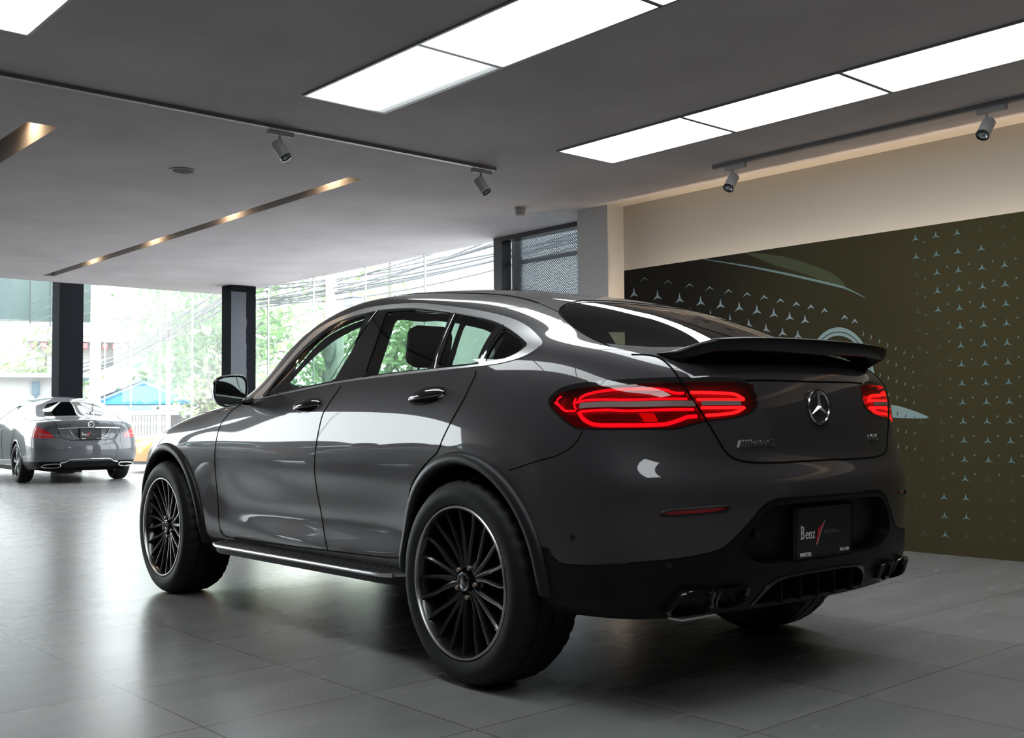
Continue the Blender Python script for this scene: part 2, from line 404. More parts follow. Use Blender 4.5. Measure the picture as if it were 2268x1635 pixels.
def make_wheel(parent,R=.38,W=.28,rr=.275,kind='multi',name='wheel',loc=(0,0,0),side=1,spin=0):
    """outer face towards +y at y=0; side=-1 mirrors to the right-hand side"""
    h=W
    # tyre with grooved shoulder
    seg=144; prof=[(rr+.004,-.012),(rr+.012,-.001),(rr+.04,.006),(R-.045,.004),(R-.022,-.008),(R-.008,-.024),(R-.001,-.05),(R,-.068),(R-.008,-.07),(R-.008,-.080),(R,-.082),(R,-h/2+.006),(R-.008,-h/2+.004),(R-.008,-h/2-.004),(R,-h/2-.006),(R,-h+.082),(R-.008,-h+.080),(R-.008,-h+.07),(R,-h+.068),(R-.001,-h+.05),(R-.022,-h+.008),(R-.045,-h-.004),(rr+.03,-h-.004),(rr+.004,-h+.012)]
    V=[];F=[];n=len(prof)
    for k in range(seg):
        th=2*PI*k/seg
        for i,(r,y) in enumerate(prof):
            g=0
            if k%4==0 and i in (5,6,7,18,19,20): g=.006
            if k%4==2 and i in (10,11,14,15): g=.004
            sk=th+(.02 if i in (5,) else 0)
            V.append(((r-g)*math.cos(sk),y,(r-g)*math.sin(sk)))
    for k in range(seg):
        k2=(k+1)%seg
        for i in range(n-1): F.append((k*n+i,k*n+i+1,k2*n+i+1,k2*n+i))
    w=mobj(name,V,F,M['rubber'],parent,True,30); w.location=loc; w.rotation_euler=(0,0,0 if side==1 else PI)
    am=M['alloy'] if kind=='multi' else M['silver']
    # rim barrel + machined flange
    b=MB(); b.lathe([(rr,-.002),(rr-.004,-.012),(rr-.014,-.03),(rr-.018,-.10),(rr-.03,-h+.03),(rr-.002,-h+.01)],72)
    rim=b.build('rim_barrel',M['alloy'],w,True)
    b=MB(); b.lathe([(rr+.006,-.010),(rr+.008,-.002),(rr+.005,.002),(rr-.001,.002),(rr-.004,-.004),(rr-.005,-.012)],96)
    b.build('rim_flange',M['rimlip'] if kind=='multi' else M['alloy'],w,True)
    sp=MB()
    if kind=='multi':
        for g in range(5):
            for k in range(4):
                a=spin+g*2*PI/5+(k-1.5)*2*PI/20
                ab=spin+g*2*PI/5+(k-1.5)*2*PI/20*.62
                pts=[]
                for t in (0,.15,.35,.55,.75,.9,1.0):
                    r=.050+(rr-.006-.050)*t
                    aa=ab+(a-ab)*min(1,t*1.5)+.022*math.sin(PI*t)*(1 if k%2 else .8)
                    y=-.040+.026*t**1.3
                    wd=.0125*(1-t)+.0075*t
                    pts.append((r,aa,y,wd))
                V=[];F=[]
                for r,aa,y,wd in pts:
                    da=wd/r
                    for (dd,yy) in ((-1,y-.035),(-1,y-.006),(-.25,y),(.25,y),(1,y-.006),(1,y-.035)):
                        V.append((r*math.cos(aa+dd*da*.9),yy,r*math.sin(aa+dd*da*.9)))
                for i in range(len(pts)-1):
                    for j in range(5): F.append((i*6+j,(i+1)*6+j,(i+1)*6+j+1,i*6+j+1))
                sp.add(V,F)
        sp.lathe([(.0,-.05),(.072,-.052),(.078,-.06),(.078,-.1)],40)
        s=sp.build('spokes',am,w,True,25)
    else:
        for g in range(5):
            for k in (-1,1):
                a=spin+g*2*PI/5+k*.16; ab=spin+g*2*PI/5+k*.07
                V=[];F=[]
                for t in (0,.3,.6,1.0):
                    r=.04+(rr-.01-.04)*t; aa=ab+(a-ab)*t; wd=.012+.016*t; da=wd/r if t>0 else .3
                    for (dd,yy) in ((-1,-.045),(-.8,-.02),(.8,-.02),(1,-.045)):
                        V.append((r*math.cos(aa+dd*da),yy+.01*math.sin(PI*t),r*math.sin(aa+dd*da)))
                for i in range(3):
                    for j in range(3): F.append((i*4+j,(i+1)*4+j,(i+1)*4+j+1,i*4+j+1))
                sp.add(V,F)
        sp.lathe([(.0,-.02),(.05,-.025),(.06,-.05)],30)
        s=sp.build('spokes',am,w,True,25)
    if kind=='multi':
        bt=MB()
        for g in range(5):
            a=spin+(g+.5)*2*PI/5; bt.lathe([(0,-.030),(.008,-.030),(.010,-.033),(.010,-.055)],10,mat=Matrix.Translation((.057*math.cos(a),0,.057*math.sin(a))))
        bt.build('wheel_bolts',M['bolt'],w,True)
    cp=MB(); cp.lathe([(0,-.026),(.028,-.027),(.036,-.030),(.037,-.05)],32)
    cap=cp.build('hub_cap',M['gblack'],w,True)
    st=MB(); star3(st,(0,-.025,0),.031,(-1,0,0),(0,0,1),(0,1,0),.003,.0028); st.build('cap_emblem',M['emblem'],w)
    d=MB(); d.lathe([(.09,-.10),(.185,-.10),(.185,-.128),(.09,-.128)],60); d.lathe([(0,-.09),(.09,-.09),(.09,-.13)],40); d.build('brake_disc',M['disc'],w,True,30)
    if kind=='multi':
        c=MB(); 
        for k in range(2): c.lathe([(.12,-.085),(.205,-.085),(.205,-.14),(.12,-.14)],10,a0=-.5 if k==0 else -.5,a1=.55)
        c.build('brake_caliper',M['caliper'],w)
    return w
PLATE_TICK=[(0,0),(.010,.006),(.024,.040),(.043,.070),(.052,.083),(.030,.068),(.022,.058),(.021,.066),(.010,.055)]
def make_plate(parent,c,yaw=0,tilt=0,w=.345,h=.185,small=False):
    """dealer plate facing -x"""
    p=MB(); p.box((-.006,-w/2,-h/2),(.012,w/2,h/2),bev=.005)
    o=p.build('number_plate',M['platebk'],parent,False)
    o.location=c; o.rotation_euler=(0,tilt,0)
    R=(0,-1,0);U=(0,0,1)
    f=MB(); f.tube([(-.006,y*(w/2-.006),z*(h/2-.006)) for y,z in ((-1,-1),(-1,1),(1,1),(1,-1))],.004,6,closed=True)
    f.build('plate_frame',M['black'],o)
    x=-.0068
    text_mesh('plate_lettering','B',.066,M['white'],o,(x,w/2-.030,-.022),R,U,.62)
    text_mesh('plate_lettering','enz',.052,M['white'],o,(x,w/2-.058,-.022),R,U,.78)
    s=MB()
    for (y0,y1,z) in ((w/2-.028,w/2-.040,-.0215),(w/2-.028,w/2-.040,.0235),(w/2-.085,w/2-.097,-.0215),(w/2-.103,w/2-.113,-.0215)):
        s.box((x-.0006,y0,z),(x,y1,z+.0016))
    s.build('plate_lettering',M['white'],o)
    t=MB(); t.add([(x-.0006,w/2-.120-a,-.046+b) for a,b in PLATE_TICK],[tuple(range(9))]); t.build('plate_mark',M['platered'],o)
    t=MB(); t.tube([(x-.0008,w/2-.120-a,-.046+b) for a,b in PLATE_TICK[:5]],.0007,4); t.build('plate_mark',M['white'],o)
    g=MB()
    rr=random.Random(3)
    for row,(z,n) in enumerate(((-.002,13),(-.009,16))):
        y=w/2-.168
        for k in range(n):
            d=.0035+.002*rr.random(); g.box((x-.0005,y,z),(x,y-d,z+.0042)); y-=d+.0015
    g.build('plate_small_print',M['greyprint'],o)
    text_mesh('plate_lettering','MASTER',.018,M['white'],o,(x,w/2-.030,-h/2+.010),R,U,1.0,bold=.0006)
    l=MB(); l.box((x-.0006,w/2-.030,-h/2+.0055),(x,w/2-.100,-h/2+.008)); l.build('plate_underline',M['white'],o)
    text_mesh('plate_lettering','MGC-ASIA',.017,M['white'],o,(x,-w/2+.078,-h/2+.012),R,U,.75)
    return o
# ---------------------------------------------------------------- the grey coupe SUV
def phi(x,y): return np.degrees(np.arctan2(np.abs(y),-(x+.2)))
def P2(l,idx): return [tuple(p[i] for i in idx) for p in l]
XZ=(0,2);YZ=(1,2)
DLO_OUT=[(1.879,.851,1.092),(1.398,.857,1.120),(.982,.856,1.150),(.471,.859,1.166),(-.018,.862,1.176),(-.173,.854,1.185),(-.267,.837,1.203),(-.305,.813,1.226),(-.303,.786,1.250),(-.273,.766,1.269),(-.122,.715,1.334),(.016,.699,1.376),(.198,.685,1.415),(.467,.659,1.460),(.701,.652,1.492),(.968,.670,1.502),(1.160,.681,1.492),(1.424,.692,1.450),(1.593,.710,1.386),(1.737,.767,1.251),(1.831,.808,1.163)]
DLO_IN=[(1.784,1.098),(1.567,1.115),(.994,1.156),(.476,1.175),(-.011,1.184),(-.150,1.196),(-.215,1.214),(-.240,1.236),(-.225,1.257),(-.023,1.336),(.153,1.383),(.443,1.436),(.679,1.468),(.904,1.480),(1.032,1.476),(1.226,1.460),(1.398,1.421),(1.577,1.334),(1.704,1.222),(1.769,1.130)]
G1=[(1.745,1.110),(1.715,1.180),(1.654,1.252),(1.530,1.336),(1.385,1.400),(1.208,1.445),(1.045,1.465),(1.02,1.30),(1.068,1.162),(1.4,1.138)]
G2=[(.885,1.468),(.667,1.458),(.385,1.422),(.32,1.30),(.293,1.184),(.55,1.180),(.805,1.172),(.84,1.32)]
G3=[(.340,1.412),(.191,1.385),(.02,1.340),(.005,1.25),(-.004,1.192),(.244,1.188),(.27,1.28)]
G4=[(-.045,1.318),(-.190,1.264),(-.222,1.242),(-.210,1.222),(-.150,1.203),(-.052,1.194)]
CUTB=[(.983,1.15),(1.015,1.102),(1.062,1.05),(1.099,1.004),(1.124,.914),(1.146,.805),(1.155,.670),(1.157,.553),(1.119,.472),(1.076,.398)]
CUTC=[(-.016,1.174),(-.026,1.151),(.004,1.062),(.059,.980),(.117,.905),(.157,.853),(.247,.804),(.353,.722),(.408,.624),(.43,.544),(.448,.46)]
CUTA=[(2.02,1.085),(2.077,1.069),(2.150,1.01),(2.201,.955),(2.235,.811),(2.239,.674),(2.235,.516),(2.228,.42),(2.20,.385)]
SILL=[(2.45,.352),(2.2,.358),(1.65,.380),(1.076,.397),(.55,.413),(.42,.42)]
BLK=[(-.443,.922,.545),(-.481,.919,.545),(-.494,.917,.523),(-.529,.912,.503),(-.567,.906,.498),(-.757,.804,.514),(-.834,.675,.523),(-.877,.573,.536),(-.895,.520,.550),(-.910,.477,.582),(-.922,.439,.614),(-.933,.405,.647),(-.941,.375,.675),(-.948,.337,.694),(-.954,.296,.702),(-.962,.208,.704)]
BSEAM=[(-.297,.937,.800),(-.414,.928,.831),(-.524,.911,.858),(-.579,.893,.889),(-.601,.880,.922),(-.607,.873,.941)]
TAIL=[(.688,1.236),(.608,1.187),(.609,1.114),(.604,1.088),(.584,1.035),(.546,.968),(.514,.912),(.487,.867),(.458,.842),(.405,.829),(.315,.823),(.16,.821),(0,.821)]
RGL=[(-.2,1.456),(.0,1.456),(.150,1.455),(.308,1.449),(.398,1.441),(.505,1.418),(.570,1.386),(.618,1.343),(.652,1.298),(.676,1.259),(.680,1.240),(.55,1.226),(.35,1.232),(.0,1.236),(-.2,1.236)]
LAMP=[(-.452,.890,1.035),(-.455,.885,1.052),(-.484,.872,1.077),(-.533,.855,1.093),(-.624,.810,1.104),(-.739,.690,1.111),(-.800,.593,1.114),(-.841,.472,1.114),(-.861,.372,1.111),(-.869,.347,1.098),(-.883,.321,1.064),(-.891,.313,1.035),(-.894,.332,1.006),(-.891,.379,.984),(-.876,.475,.970),(-.857,.546,.965),(-.838,.599,.952),(-.815,.647,.940),(-.767,.723,.940),(-.618,.868,.942),(-.564,.886,.953),(-.513,.892,.984),(-.472,.893,1.012)]
LRED=[(-.461,.886,1.040),(-.493,.873,1.064),(-.556,.854,1.079),(-.653,.800,1.087),(-.746,.697,1.094),(-.807,.602,1.096),(-.869,.352,1.097),(-.883,.327,1.061),(-.890,.321,1.035),(-.893,.340,1.009),(-.890,.386,.988),(-.876,.474,.975),(-.856,.548,.969),(-.836,.601,.957),(-.813,.649,.946),(-.767,.723,.945),(-.617,.868,.947),(-.570,.883,.957),(-.519,.890,.988),(-.478,.891,1.014)]
RECESS=[(-.1,.690),(.0,.690),(.2,.688),(.294,.684),(.329,.680),(.361,.664),(.408,.617),(.439,.560),(.438,.535),(.405,.505),(.353,.484),(.303,.478),(.184,.479),(0,.477),(-.1,.477)]
DIFF=[(-.1,.425),(0,.425),(.105,.425),(.230,.420),(.262,.409),(.306,.372),(.326,.345),(.31,.338),(0,.338),(-.1,.338)]
FOG=[(-.815,.730,.668),(-.829,.708,.679),(-.871,.626,.684),(-.907,.533,.688),(-.914,.509,.684),(-.912,.512,.675),(-.905,.536,.669),(-.870,.625,.664),(-.828,.708,.662)]
def build_suv(loc,rz):
    root=thing('suv_car','large dark grey coupe SUV with lit red tail lights, rear end towards the camera','car',loc,rz)
    B=Body(BODY,14,9)
    pz=lambda L:[(phi(p[0],p[1])*.014,p[2]) for p in L]
    f_dlo=sdf(catmull(P2(DLO_OUT,XZ),4,True)); f_din=sdf(catmull(DLO_IN,4,True))
    f_g=[sdf(catmull(g,1,True)) for g in (G1,G2,G3,G4)]
    f_fd=sdf([(2.0,1.3)]+catmull(CUTA,4)+[(1.65,.380)]+catmull(CUTB[::-1],4)+[(.983,1.3)])
    f_rd=sdf([(.983,1.3)]+catmull(CUTB,4)+[(.55,.413)]+catmull(CUTC[::-1],4)+[(-.016,1.3)])
    f_lamp=sdf(catmull(pz(LAMP),3,True)); f_lred=sdf(catmull(pz(LRED),3,True))
    f_tail=sdf([(-.3,1.50),(.1,1.50),(.31,1.462),(.40,1.452),(.51,1.428),(.58,1.394),(.628,1.349),(.662,1.302),(.690,1.262)]+catmull(TAIL,3)+[(-.3,.821)])
    f_rgl=sdf(catmull(RGL,2,True)); f_rec=sdf(RECESS); f_dif=sdf(DIFF); f_fog=sdf(catmull(pz(FOG),2,True))
    def wheel(cx):
        return lambda A: np.hypot(A[:,0]-cx,A[:,2]-.39)-.437
    sil_x=[a for a,b in SILL][::-1]; sil_z=[b for a,b in SILL][::-1]
    def f_low(A):
        x,y,z=A[:,0],A[:,1],A[:,2]; ph=phi(x,y)
        zb=np.interp(ph,[phi(p[0],p[1]) for p in BLK][::-1],[p[2] for p in BLK][::-1])
        zs=np.interp(x,sil_x,sil_z)
        zf=np.interp(x,[2.45,3.2,3.4],[.352,.40,.42])
        return z-np.where(x<-.05,zb,np.where(x<2.45,zs,zf))
    def f_bs(A):
        ph=phi(A[:,0],A[:,1]); return A[:,2]-np.interp(ph,[phi(p[0],p[1]) for p in BSEAM][::-1],[p[2] for p in BSEAM][::-1])
    q=lambda A,ix:A[:,ix]
    side=lambda A:(A[:,1]>.45)&(A[:,0]<2.6)&(A[:,0]>-.6)
    rear=lambda A:(A[:,0]<.35)
    rlow=lambda A:(A[:,0]<-.15)
    B.split(wheel(0),lambda A:(abs(A[:,0])<.7)&(A[:,1]>.5)&(A[:,2]<1))
    B.split(wheel(2.873),lambda A:(abs(A[:,0]-2.873)<.7)&(A[:,1]>.5)&(A[:,2]<1))
    B.split(lambda A:f_dlo(q(A,[0,2])),side); B.split(lambda A:f_din(q(A,[0,2])),side)
    for g in f_g: B.split(lambda A:g(q(A,[0,2])),side)
    B.split(f_low,lambda A:A[:,2]<.8)
    B.split(f_bs,lambda A:(A[:,0]<-.2)&(A[:,2]<1.0)&(phi(A[:,0],A[:,1])<92))
    B.split(lambda A:f_fd(q(A,[0,2])),lambda A:(A[:,1]>.6)&(A[:,0]>.7)&(A[:,2]<1.25))
    B.split(lambda A:f_rd(q(A,[0,2])),lambda A:(A[:,1]>.6)&(A[:,0]>-.3)&(A[:,0]<1.5)&(A[:,2]<1.25))
    B.split(lambda A:f_tail(q(A,[1,2])),rear); B.split(lambda A:f_rgl(q(A,[1,2])),rear)
    pc=lambda A:np.stack([phi(A[:,0],A[:,1])*.014,A[:,2]],1)
    B.split(lambda A:f_lamp(pc(A)),rlow); B.split(lambda A:f_lred(pc(A)),rlow)
    B.split(lambda A:f_fog(pc(A)),rlow)
    B.split(lambda A:f_rec(q(A,[1,2])),lambda A:A[:,0]<-.6); B.split(lambda A:f_dif(q(A,[1,2])),lambda A:A[:,0]<-.6)
    B.split(lambda A:A[:,4]-9.15,lambda A:(A[:,0]>1.0)&(A[:,4]>8)); 
    B.split(lambda A:A[:,0]-(1.43-.28*(A[:,1]/.6)**2),lambda A:(A[:,4]>8.6)&(A[:,0]>.9))
    B.split(lambda A:A[:,4]-8.6,lambda A:(A[:,0]>1.9)); B.split(lambda A:A[:,4]-6.55,lambda A:(A[:,3]<7))
    B.split(lambda A:A[:,3]-6.2,lambda A:(A[:,4]>6)&(A[:,4]<9))
    sun=lambda A:np.maximum(np.abs(A[:,1])-.43,np.abs(A[:,0]-.86)-.40)
    B.split(sun,lambda A:(A[:,2]>1.45))
    def lab(A):
        x,y,z,u,v=A.T; L=np.full(len(A),'body_shell',dtype=object)
        L[(x>2.25)&(z<1.2)]='front_wing'
        L[(x>3.2)&(v<6.55)]='front_bumper'
        L[(u<6.2)&(v>6.55)&(v<8.6)]='bonnet'
        L[(x>3.15)&(v>4.3)&(v<5.6)&(u>1.4)&(u<3.6)]='headlamp'
        L[(u<1.2)&(v>2.2)&(v<4.6)]='grille'
        L[(v>9.15)&(x>1.43-.28*(y/.6)**2)]='windscreen'
        L[sun(A)<0]=np.where(z[sun(A)<0]>1.45,'sunroof',L[sun(A)<0])
        s=side(A)
        fd=f_fd(q(A,[0,2])); rd=f_rd(q(A,[0,2]))
        L[(fd<0)&(y>.6)]='front_door'; L[(rd<0)&(y>.6)]='rear_door'
        dl=(f_dlo(q(A,[0,2]))<0)&s; L[dl]='window_trim'
        di=(f_din(q(A,[0,2]))<0)&s; L[di]='pillar'
        for k,g in enumerate(f_g): L[(g(q(A,[0,2]))<0)&s]='glass%d'%k
        r=rear(A); t=(f_tail(q(A,[1,2]))<0)&r
        bs=(f_bs(A)<0)&(x<-.2)&(phi(x,y)<92); L[bs]='rear_bumper'
        L[t]='tailgate'
        L[(f_rgl(q(A,[1,2]))<0)&r]='rear_window'
        lm=(f_lamp(pc(A))<0)&rlow(A); lr=(f_lred(pc(A))<0)&rlow(A)
        L[lm&t]='lamp_trim_in'; L[lm&~t]='lamp_trim_out'; L[lr&t]='lens_in'; L[lr&~t]='lens_out'
        low=(f_low(A)<0)&(z<.8)
        L[low]='cladding'; L[low&(x<-.05)]='rear_skirt'
        L[(f_fog(pc(A))<0)&rlow(A)]='fog'
        L[(f_rec(q(A,[1,2]))<0)&(x<-.6)]='recess'; L[(f_dif(q(A,[1,2]))<0)&(x<-.6)]='diffuser'
        for cx in (0,2.873): L[(np.hypot(x-cx,z-.39)<.437)&(y>.5)]='hole'
        return L
    B.label(lab)
    P=M['paint']
    B.make('body_shell','body_shell',P,root,thick=.02)
    for s,nm_ in (('L','left'),('R','right')):
        B.make('front_wing','front_wing',P,root,s,thick=.012)
    B.make('bonnet','bonnet',P,root,thick=.012); B.make('front_bumper','front_bumper',P,root)
    B.make('front_grille','grille',M['gblack'],root)
    B.make('windscreen','windscreen',M['glass'],root,off=-.003); B.make('rear_window','rear_window',M['dglass'],root,off=-.002)
    B.make('sunroof','sunroof',M['gblack'],root,off=.001,thick=.03)
    tg=B.make('tailgate','tailgate',P,root,thick=.015)
    rb=B.make('rear_bumper','rear_bumper',P,root,thick=.012)
    skirt=B.make('rear_skirt','rear_skirt',M['black'],root,thick=.012,label='matt black lower rear bumper')
    for s,sg in (('L',1),('R',-1)):
        fd=B.make('front_door','front_door',P,root,s,thick=.03); rd=B.make('rear_door','rear_door',P,root,s,thick=.03)
        B.make('headlamp','headlamp',M['lampstrip'],root,s)
        B.make('sill_cladding','cladding',M['clad'],root,s,thick=.012)
        tr=B.make('window_trim','window_trim',M['satin'],root,s,off=.003,thick=.01,label='satin chrome window surround')
        B.make('window_pillar','pillar',M['gblack'],root,s,off=-.001,thick=.012)
        for k,par in enumerate((fd,rd,rd,root)):
            B.make('side_window' if k<3 else 'quarter_window','glass%d'%k,M['glass'] if k<3 else M['dglass'],par,s,off=-.004)
        # bright slivers between the panes
        for a,b in (((.955,.66,1.495),(1.10,.85,1.165)),((.36,.68,1.43),(.262,.86,1.183)),):
            P_=[np.array(a)+(np.array(b)-np.array(a))*t for t in np.linspace(0,1,8)]
            mb=MB(); B.line(mb,P_,.0028,sg,1,.001,cm=False,flat=.6); mb.build('pane_divider',M['dchrome'],root,True)
        mb=MB()
        P_=[np.array((-.018,.73,1.335))+(np.array((-.03,.86,1.184))-np.array((-.018,.73,1.335)))*t for t in np.linspace(0,1,6)]
        B.line(mb,P_,.008,sg,1,.0,cm=False,flat=.5)
        mb.build('pane_divider',M['dchrome'],root,True)
        # panel gaps
        sm=MB(); y9=lambda L:[(a,.9,b) for a,b in L]
        B.line(sm,y9(CUTA),.0024,sg); B.line(sm,y9(CUTB),.0026,sg); B.line(sm,y9(CUTC),.0026,sg)
        B.line(sm,[(2.228,.88,.40),(2.20,.88,.375),(2.1,.88,.366),(1.65,.88,.380),(1.076,.88,.397),(.62,.88,.411),(.47,.9,.425),(.448,.9,.46)],.003,sg)
        B.line(sm,BSEAM,.0018,sg); B.line(sm,BLK,.0014,sg,3)
        B.line(sm,[(2.25,.86,1.03),(2.6,.82,1.03),(3.0,.76,.99),(3.2,.66,.95)],.002,sg)
        sm.build('panel_gaps',M['seam'],root,True)
        # crease and window-line highlights are in the sheet; door handles
        for cx,cz,par in ((1.255,1.052,fd),(.262,1.072,rd)):
            h=MB(); n,m_=20,6; V=[];F=[]
            for i in range(m_+1):
                for j in range(n):
                    th=2*PI*j/n; r=i/m_
                    p=B.snap((cx+.125*r*math.cos(th),.89,cz+.036*r*math.sin(th)+.012*r*math.cos(th)*-1),-.0+.0012-.0*r,sg); V.append(p)
            for i in range(m_):
                for j in range(n): F.append((i*n+j,(i+1)*n+j,(i+1)*n+(j+1)%n,i*n+(j+1)%n))
            cup=mobj('handle_recess',V,F,M['gblack'],par,True)
            hb=MB(); n=11; V=[];F=[]
            for i in range(n+1):
                t=i/n; x=cx+.118-.236*t; zc=cz-.010+.022*t+.004*math.sin(PI*t); out=.004+.034*math.sin(PI*t)**.6
                hh=.006+.011*math.sin(PI*t)**.5+.005*t
                for k in range(8):
                    th=2*PI*k/8
                    s_=B.snap((x,.89,zc+hh*math.sin(th)),0,sg); V.append((s_.x,s_.y+sg*(out+.007*math.cos(th)),s_.z))
            for i in range(n):
                for k in range(8): F.append((i*8+k,i*8+(k+1)%8,(i+1)*8+(k+1)%8,(i+1)*8+k))
            F.append(tuple(range(8))); F.append(tuple(n*8+k for k in range(8)))
            mobj('door_handle',V,F,M['dchrome'],par,True)
        # wheel arch cladding
        for cx in (0,2.873):
            a0,a1=(-.02,PI+.02) if cx==0 else (-.06,PI+.16)
            V=[];F=[];n=48
            pr=[(.472,-.004),(.470,.006),(.462,.014),(.448,.020),(.432,.020),(.424,.012),(.420,-.01),(.424,-.06)]
            for i in range(n+1):
                a=a0+(a1-a0)*i/n
                for r,o in pr:
                    rb_=max(r,.445); x=cx+rb_*math.cos(a); z=.39+rb_*math.sin(a)
                    hit=B.bvh.ray_cast(Vector((x,2,max(z,.33))),Vector((0,-1,0)))
                    yb=hit[0].y if hit[0] else .89
                    V.append((cx+r*math.cos(a),sg*(yb+o),.39+r*math.sin(a)))
            m_=len(pr)
            for i in range(n):
                for k in range(m_-1): F.append((i*m_+k,i*m_+k+1,(i+1)*m_+k+1,(i+1)*m_+k))
            mobj('wheel_arch_trim',V,F,M['clad'],root,True)
            l=MB(); l.lathe([(.432,.90),(.45,.86),(.45,.52),(.2,.52)],36,a0=.02,a1=PI-.02,mat=Matrix.Translation((cx,0,.39)) if sg>0 else Matrix.Translation((cx,0,.39))@Matrix.Diagonal((1,-1,1,1)))
            l.build('wheel_well',M['dark'],root)
        # running board with bright edge and rubber studs
        st=MB(); xs=np.linspace(.36,2.28,25)
        V=[];F=[]
        for x in xs:
            e=min((x-.36)/.10,(2.28-x)/.22,1); e=math.sqrt(max(e,0))
            yo=.845+.125*e; zc=.385-.012*(x-.36)
            V+=[(x,.80,zc-.005),(x,yo-.01,zc-.020),(x,yo,zc-.030),(x,yo-.012,zc-.062),(x,.78,zc-.085)]
        for i in range(len(xs)-1):
            for k in range(4): F.append((i*5+k,i*5+k+1,(i+1)*5+k+1,(i+1)*5+k))
        F.append((0,1,2,3,4)); F.append(tuple(len(xs)*5-5+k for k in range(5)))
        V=[(a,b*sg,c) for a,b,c in V]
        board=mobj('running_board',V,F,M['clad'],root,True,40)
        eg=MB(); pts=[]
        for x in np.linspace(.365,2.20,30):
            e=min((x-.36)/.10,(2.28-x)/.22,1); e=math.sqrt(max(e,0.02)); pts.append((x,sg*(.845+.125*e),.385-.012*(x-.36)-.026))
        eg.tube(pts[1:],.0085,8); eg.build('board_edge',M['satin'],board,True)
        sd=MB()
        for r in range(3):
            for k in range(34):
                x=.52+k*.048+(r%2)*.024; yy=.875+.026*r; zc=.385-.012*(x-.36)-.012-.004*r
                sd.lathe([(0,.004),(.009,.004),(.012,0)],8,axis='z',mat=Matrix.Translation((x,sg*yy,zc)))
        sd.build('board_studs',M['rubber'],board)
    # lamps
    lampm={}
    for s,sg in (('L',1),('R',-1)):
        for nm2,par in (('out',root),('in',root)):
            ln=B.make('tail_lamp_lens','lens_'+nm2,M['lens'],par,s,off=.0015)
            ln.name='tail_lamp'
            B.make('lamp_reflector','lens_'+nm2,M['lampred'],ln,s,off=-.022)
            B.make('lamp_trim','lamp_trim_'+nm2,M['gblack'],ln,s,off=.001,thick=.03)
            g1,g2=MB(),MB(); o=-.006
            if nm2=='out':
                B.line(g1,[(-.575,.87,1.035),(-.581,.861,1.052),(-.612,.843,1.066),(-.68,.775,1.074),(-.750,.703,1.077),(-.781,.663,1.073),(-.801,.637,1.062),(-.812,.606,1.060)],.0055,sg,6,o,flat=.8)
                B.line(g1,[(-.562,.868,1.033),(-.591,.857,1.040),(-.66,.81,1.041),(-.724,.755,1.041),(-.822,.600,1.041)],.0045,sg,6,o)
                B.line(g2,[(-.586,.868,1.003),(-.66,.81,1.004),(-.728,.760,1.004),(-.835,.582,1.006)],.005,sg,6,o)
                B.line(g2,[(-.580,.868,1.000),(-.602,.868,.977),(-.632,.858,.962),(-.665,.837,.957),(-.72,.78,.956),(-.766,.722,.956),(-.797,.675,.959),(-.816,.640,.969),(-.831,.607,.981),(-.842,.575,.983)],.0065,sg,6,o)
                B.line(g1,[(-.478,.884,1.035),(-.508,.884,1.019),(-.529,.884,1.006),(-.567,.873,1.006)],.0038,sg,4,o)
                B.line(g1,[(-.500,.874,1.055),(-.485,.88,1.040),(-.512,.884,1.012)],.003,sg,4,o)
                B.line(g1,[(-.562,.868,1.05),(-.556,.868,1.030),(-.568,.868,1.010)],.0035,sg,4,o)
                sp=MB(); V=[];F=[]
                Pt=catmull([(-.585,.867,1.022),(-.65,.82,1.023),(-.724,.755,1.024),(-.78,.68,1.025),(-.838,.58,1.025)],6)
                for p in Pt:
                    for dz in (-.010,.009): V.append(B.snap((p[0],p[1],p[2]+dz),.0022,sg))
                for i in range(len(Pt)-1): F.append((i*2,i*2+1,i*2+3,i*2+2))
                mobj('reversing_strip',V,F,M['lampstrip'],ln,False)
                pc_=MB(); 
                V=[B.snap(p,-.010,sg) for p in ((-.735,.74,.995),(-.765,.70,.995),(-.775,.69,.966),(-.75,.73,.966))]; pc_.add(V,[(0,1,2,3)]); pc_.build('lamp_block',M['ledd'],ln)
            else:
                B.line(g1,[(-.828,.585,1.064),(-.858,.493,1.062),(-.873,.416,1.058),(-.884,.376,1.040)],.006,sg,6,o)
                B.line(g1,[(-.842,.568,1.040),(-.862,.498,1.040),(-.884,.376,1.039)],.0055,sg,6,o)
                B.line(g1,[(-.850,.557,1.012),(-.873,.469,1.012),(-.888,.385,1.013)],.0055,sg,6,o)
                B.line(g1,[(-.857,.542,.986),(-.872,.486,.989),(-.884,.422,.996),(-.888,.380,1.012)],.006,sg,6,o)
                V=[];F=[]
                Pt=catmull([(-.85,.56,1.026),(-.87,.47,1.026),(-.885,.40,1.026)],6)
                for p in Pt:
                    for dz in (-.007,.008): V.append(B.snap((p[0],p[1],p[2]+dz),.0022,sg))
                for i in range(len(Pt)-1): F.append((i*2,i*2+1,i*2+3,i*2+2))
                mobj('reversing_strip',V,F,M['lampstrip'],ln,False)
            g1.build('light_bar',M['ledo'] if nm2=='in' else M['led'],ln,True)
            if g2.V: g2.build('light_bar',M['led'],ln,True)
        B.make('reflector','fog',M['refl'],rb,s,off=-.006)
        l=MB(); B.line(l,FOG,.0035,sg,3,.0,closed=True); l.build('reflector_rim',M['clad'],rb,True)
    # tailgate gap, groove line
    l=MB()
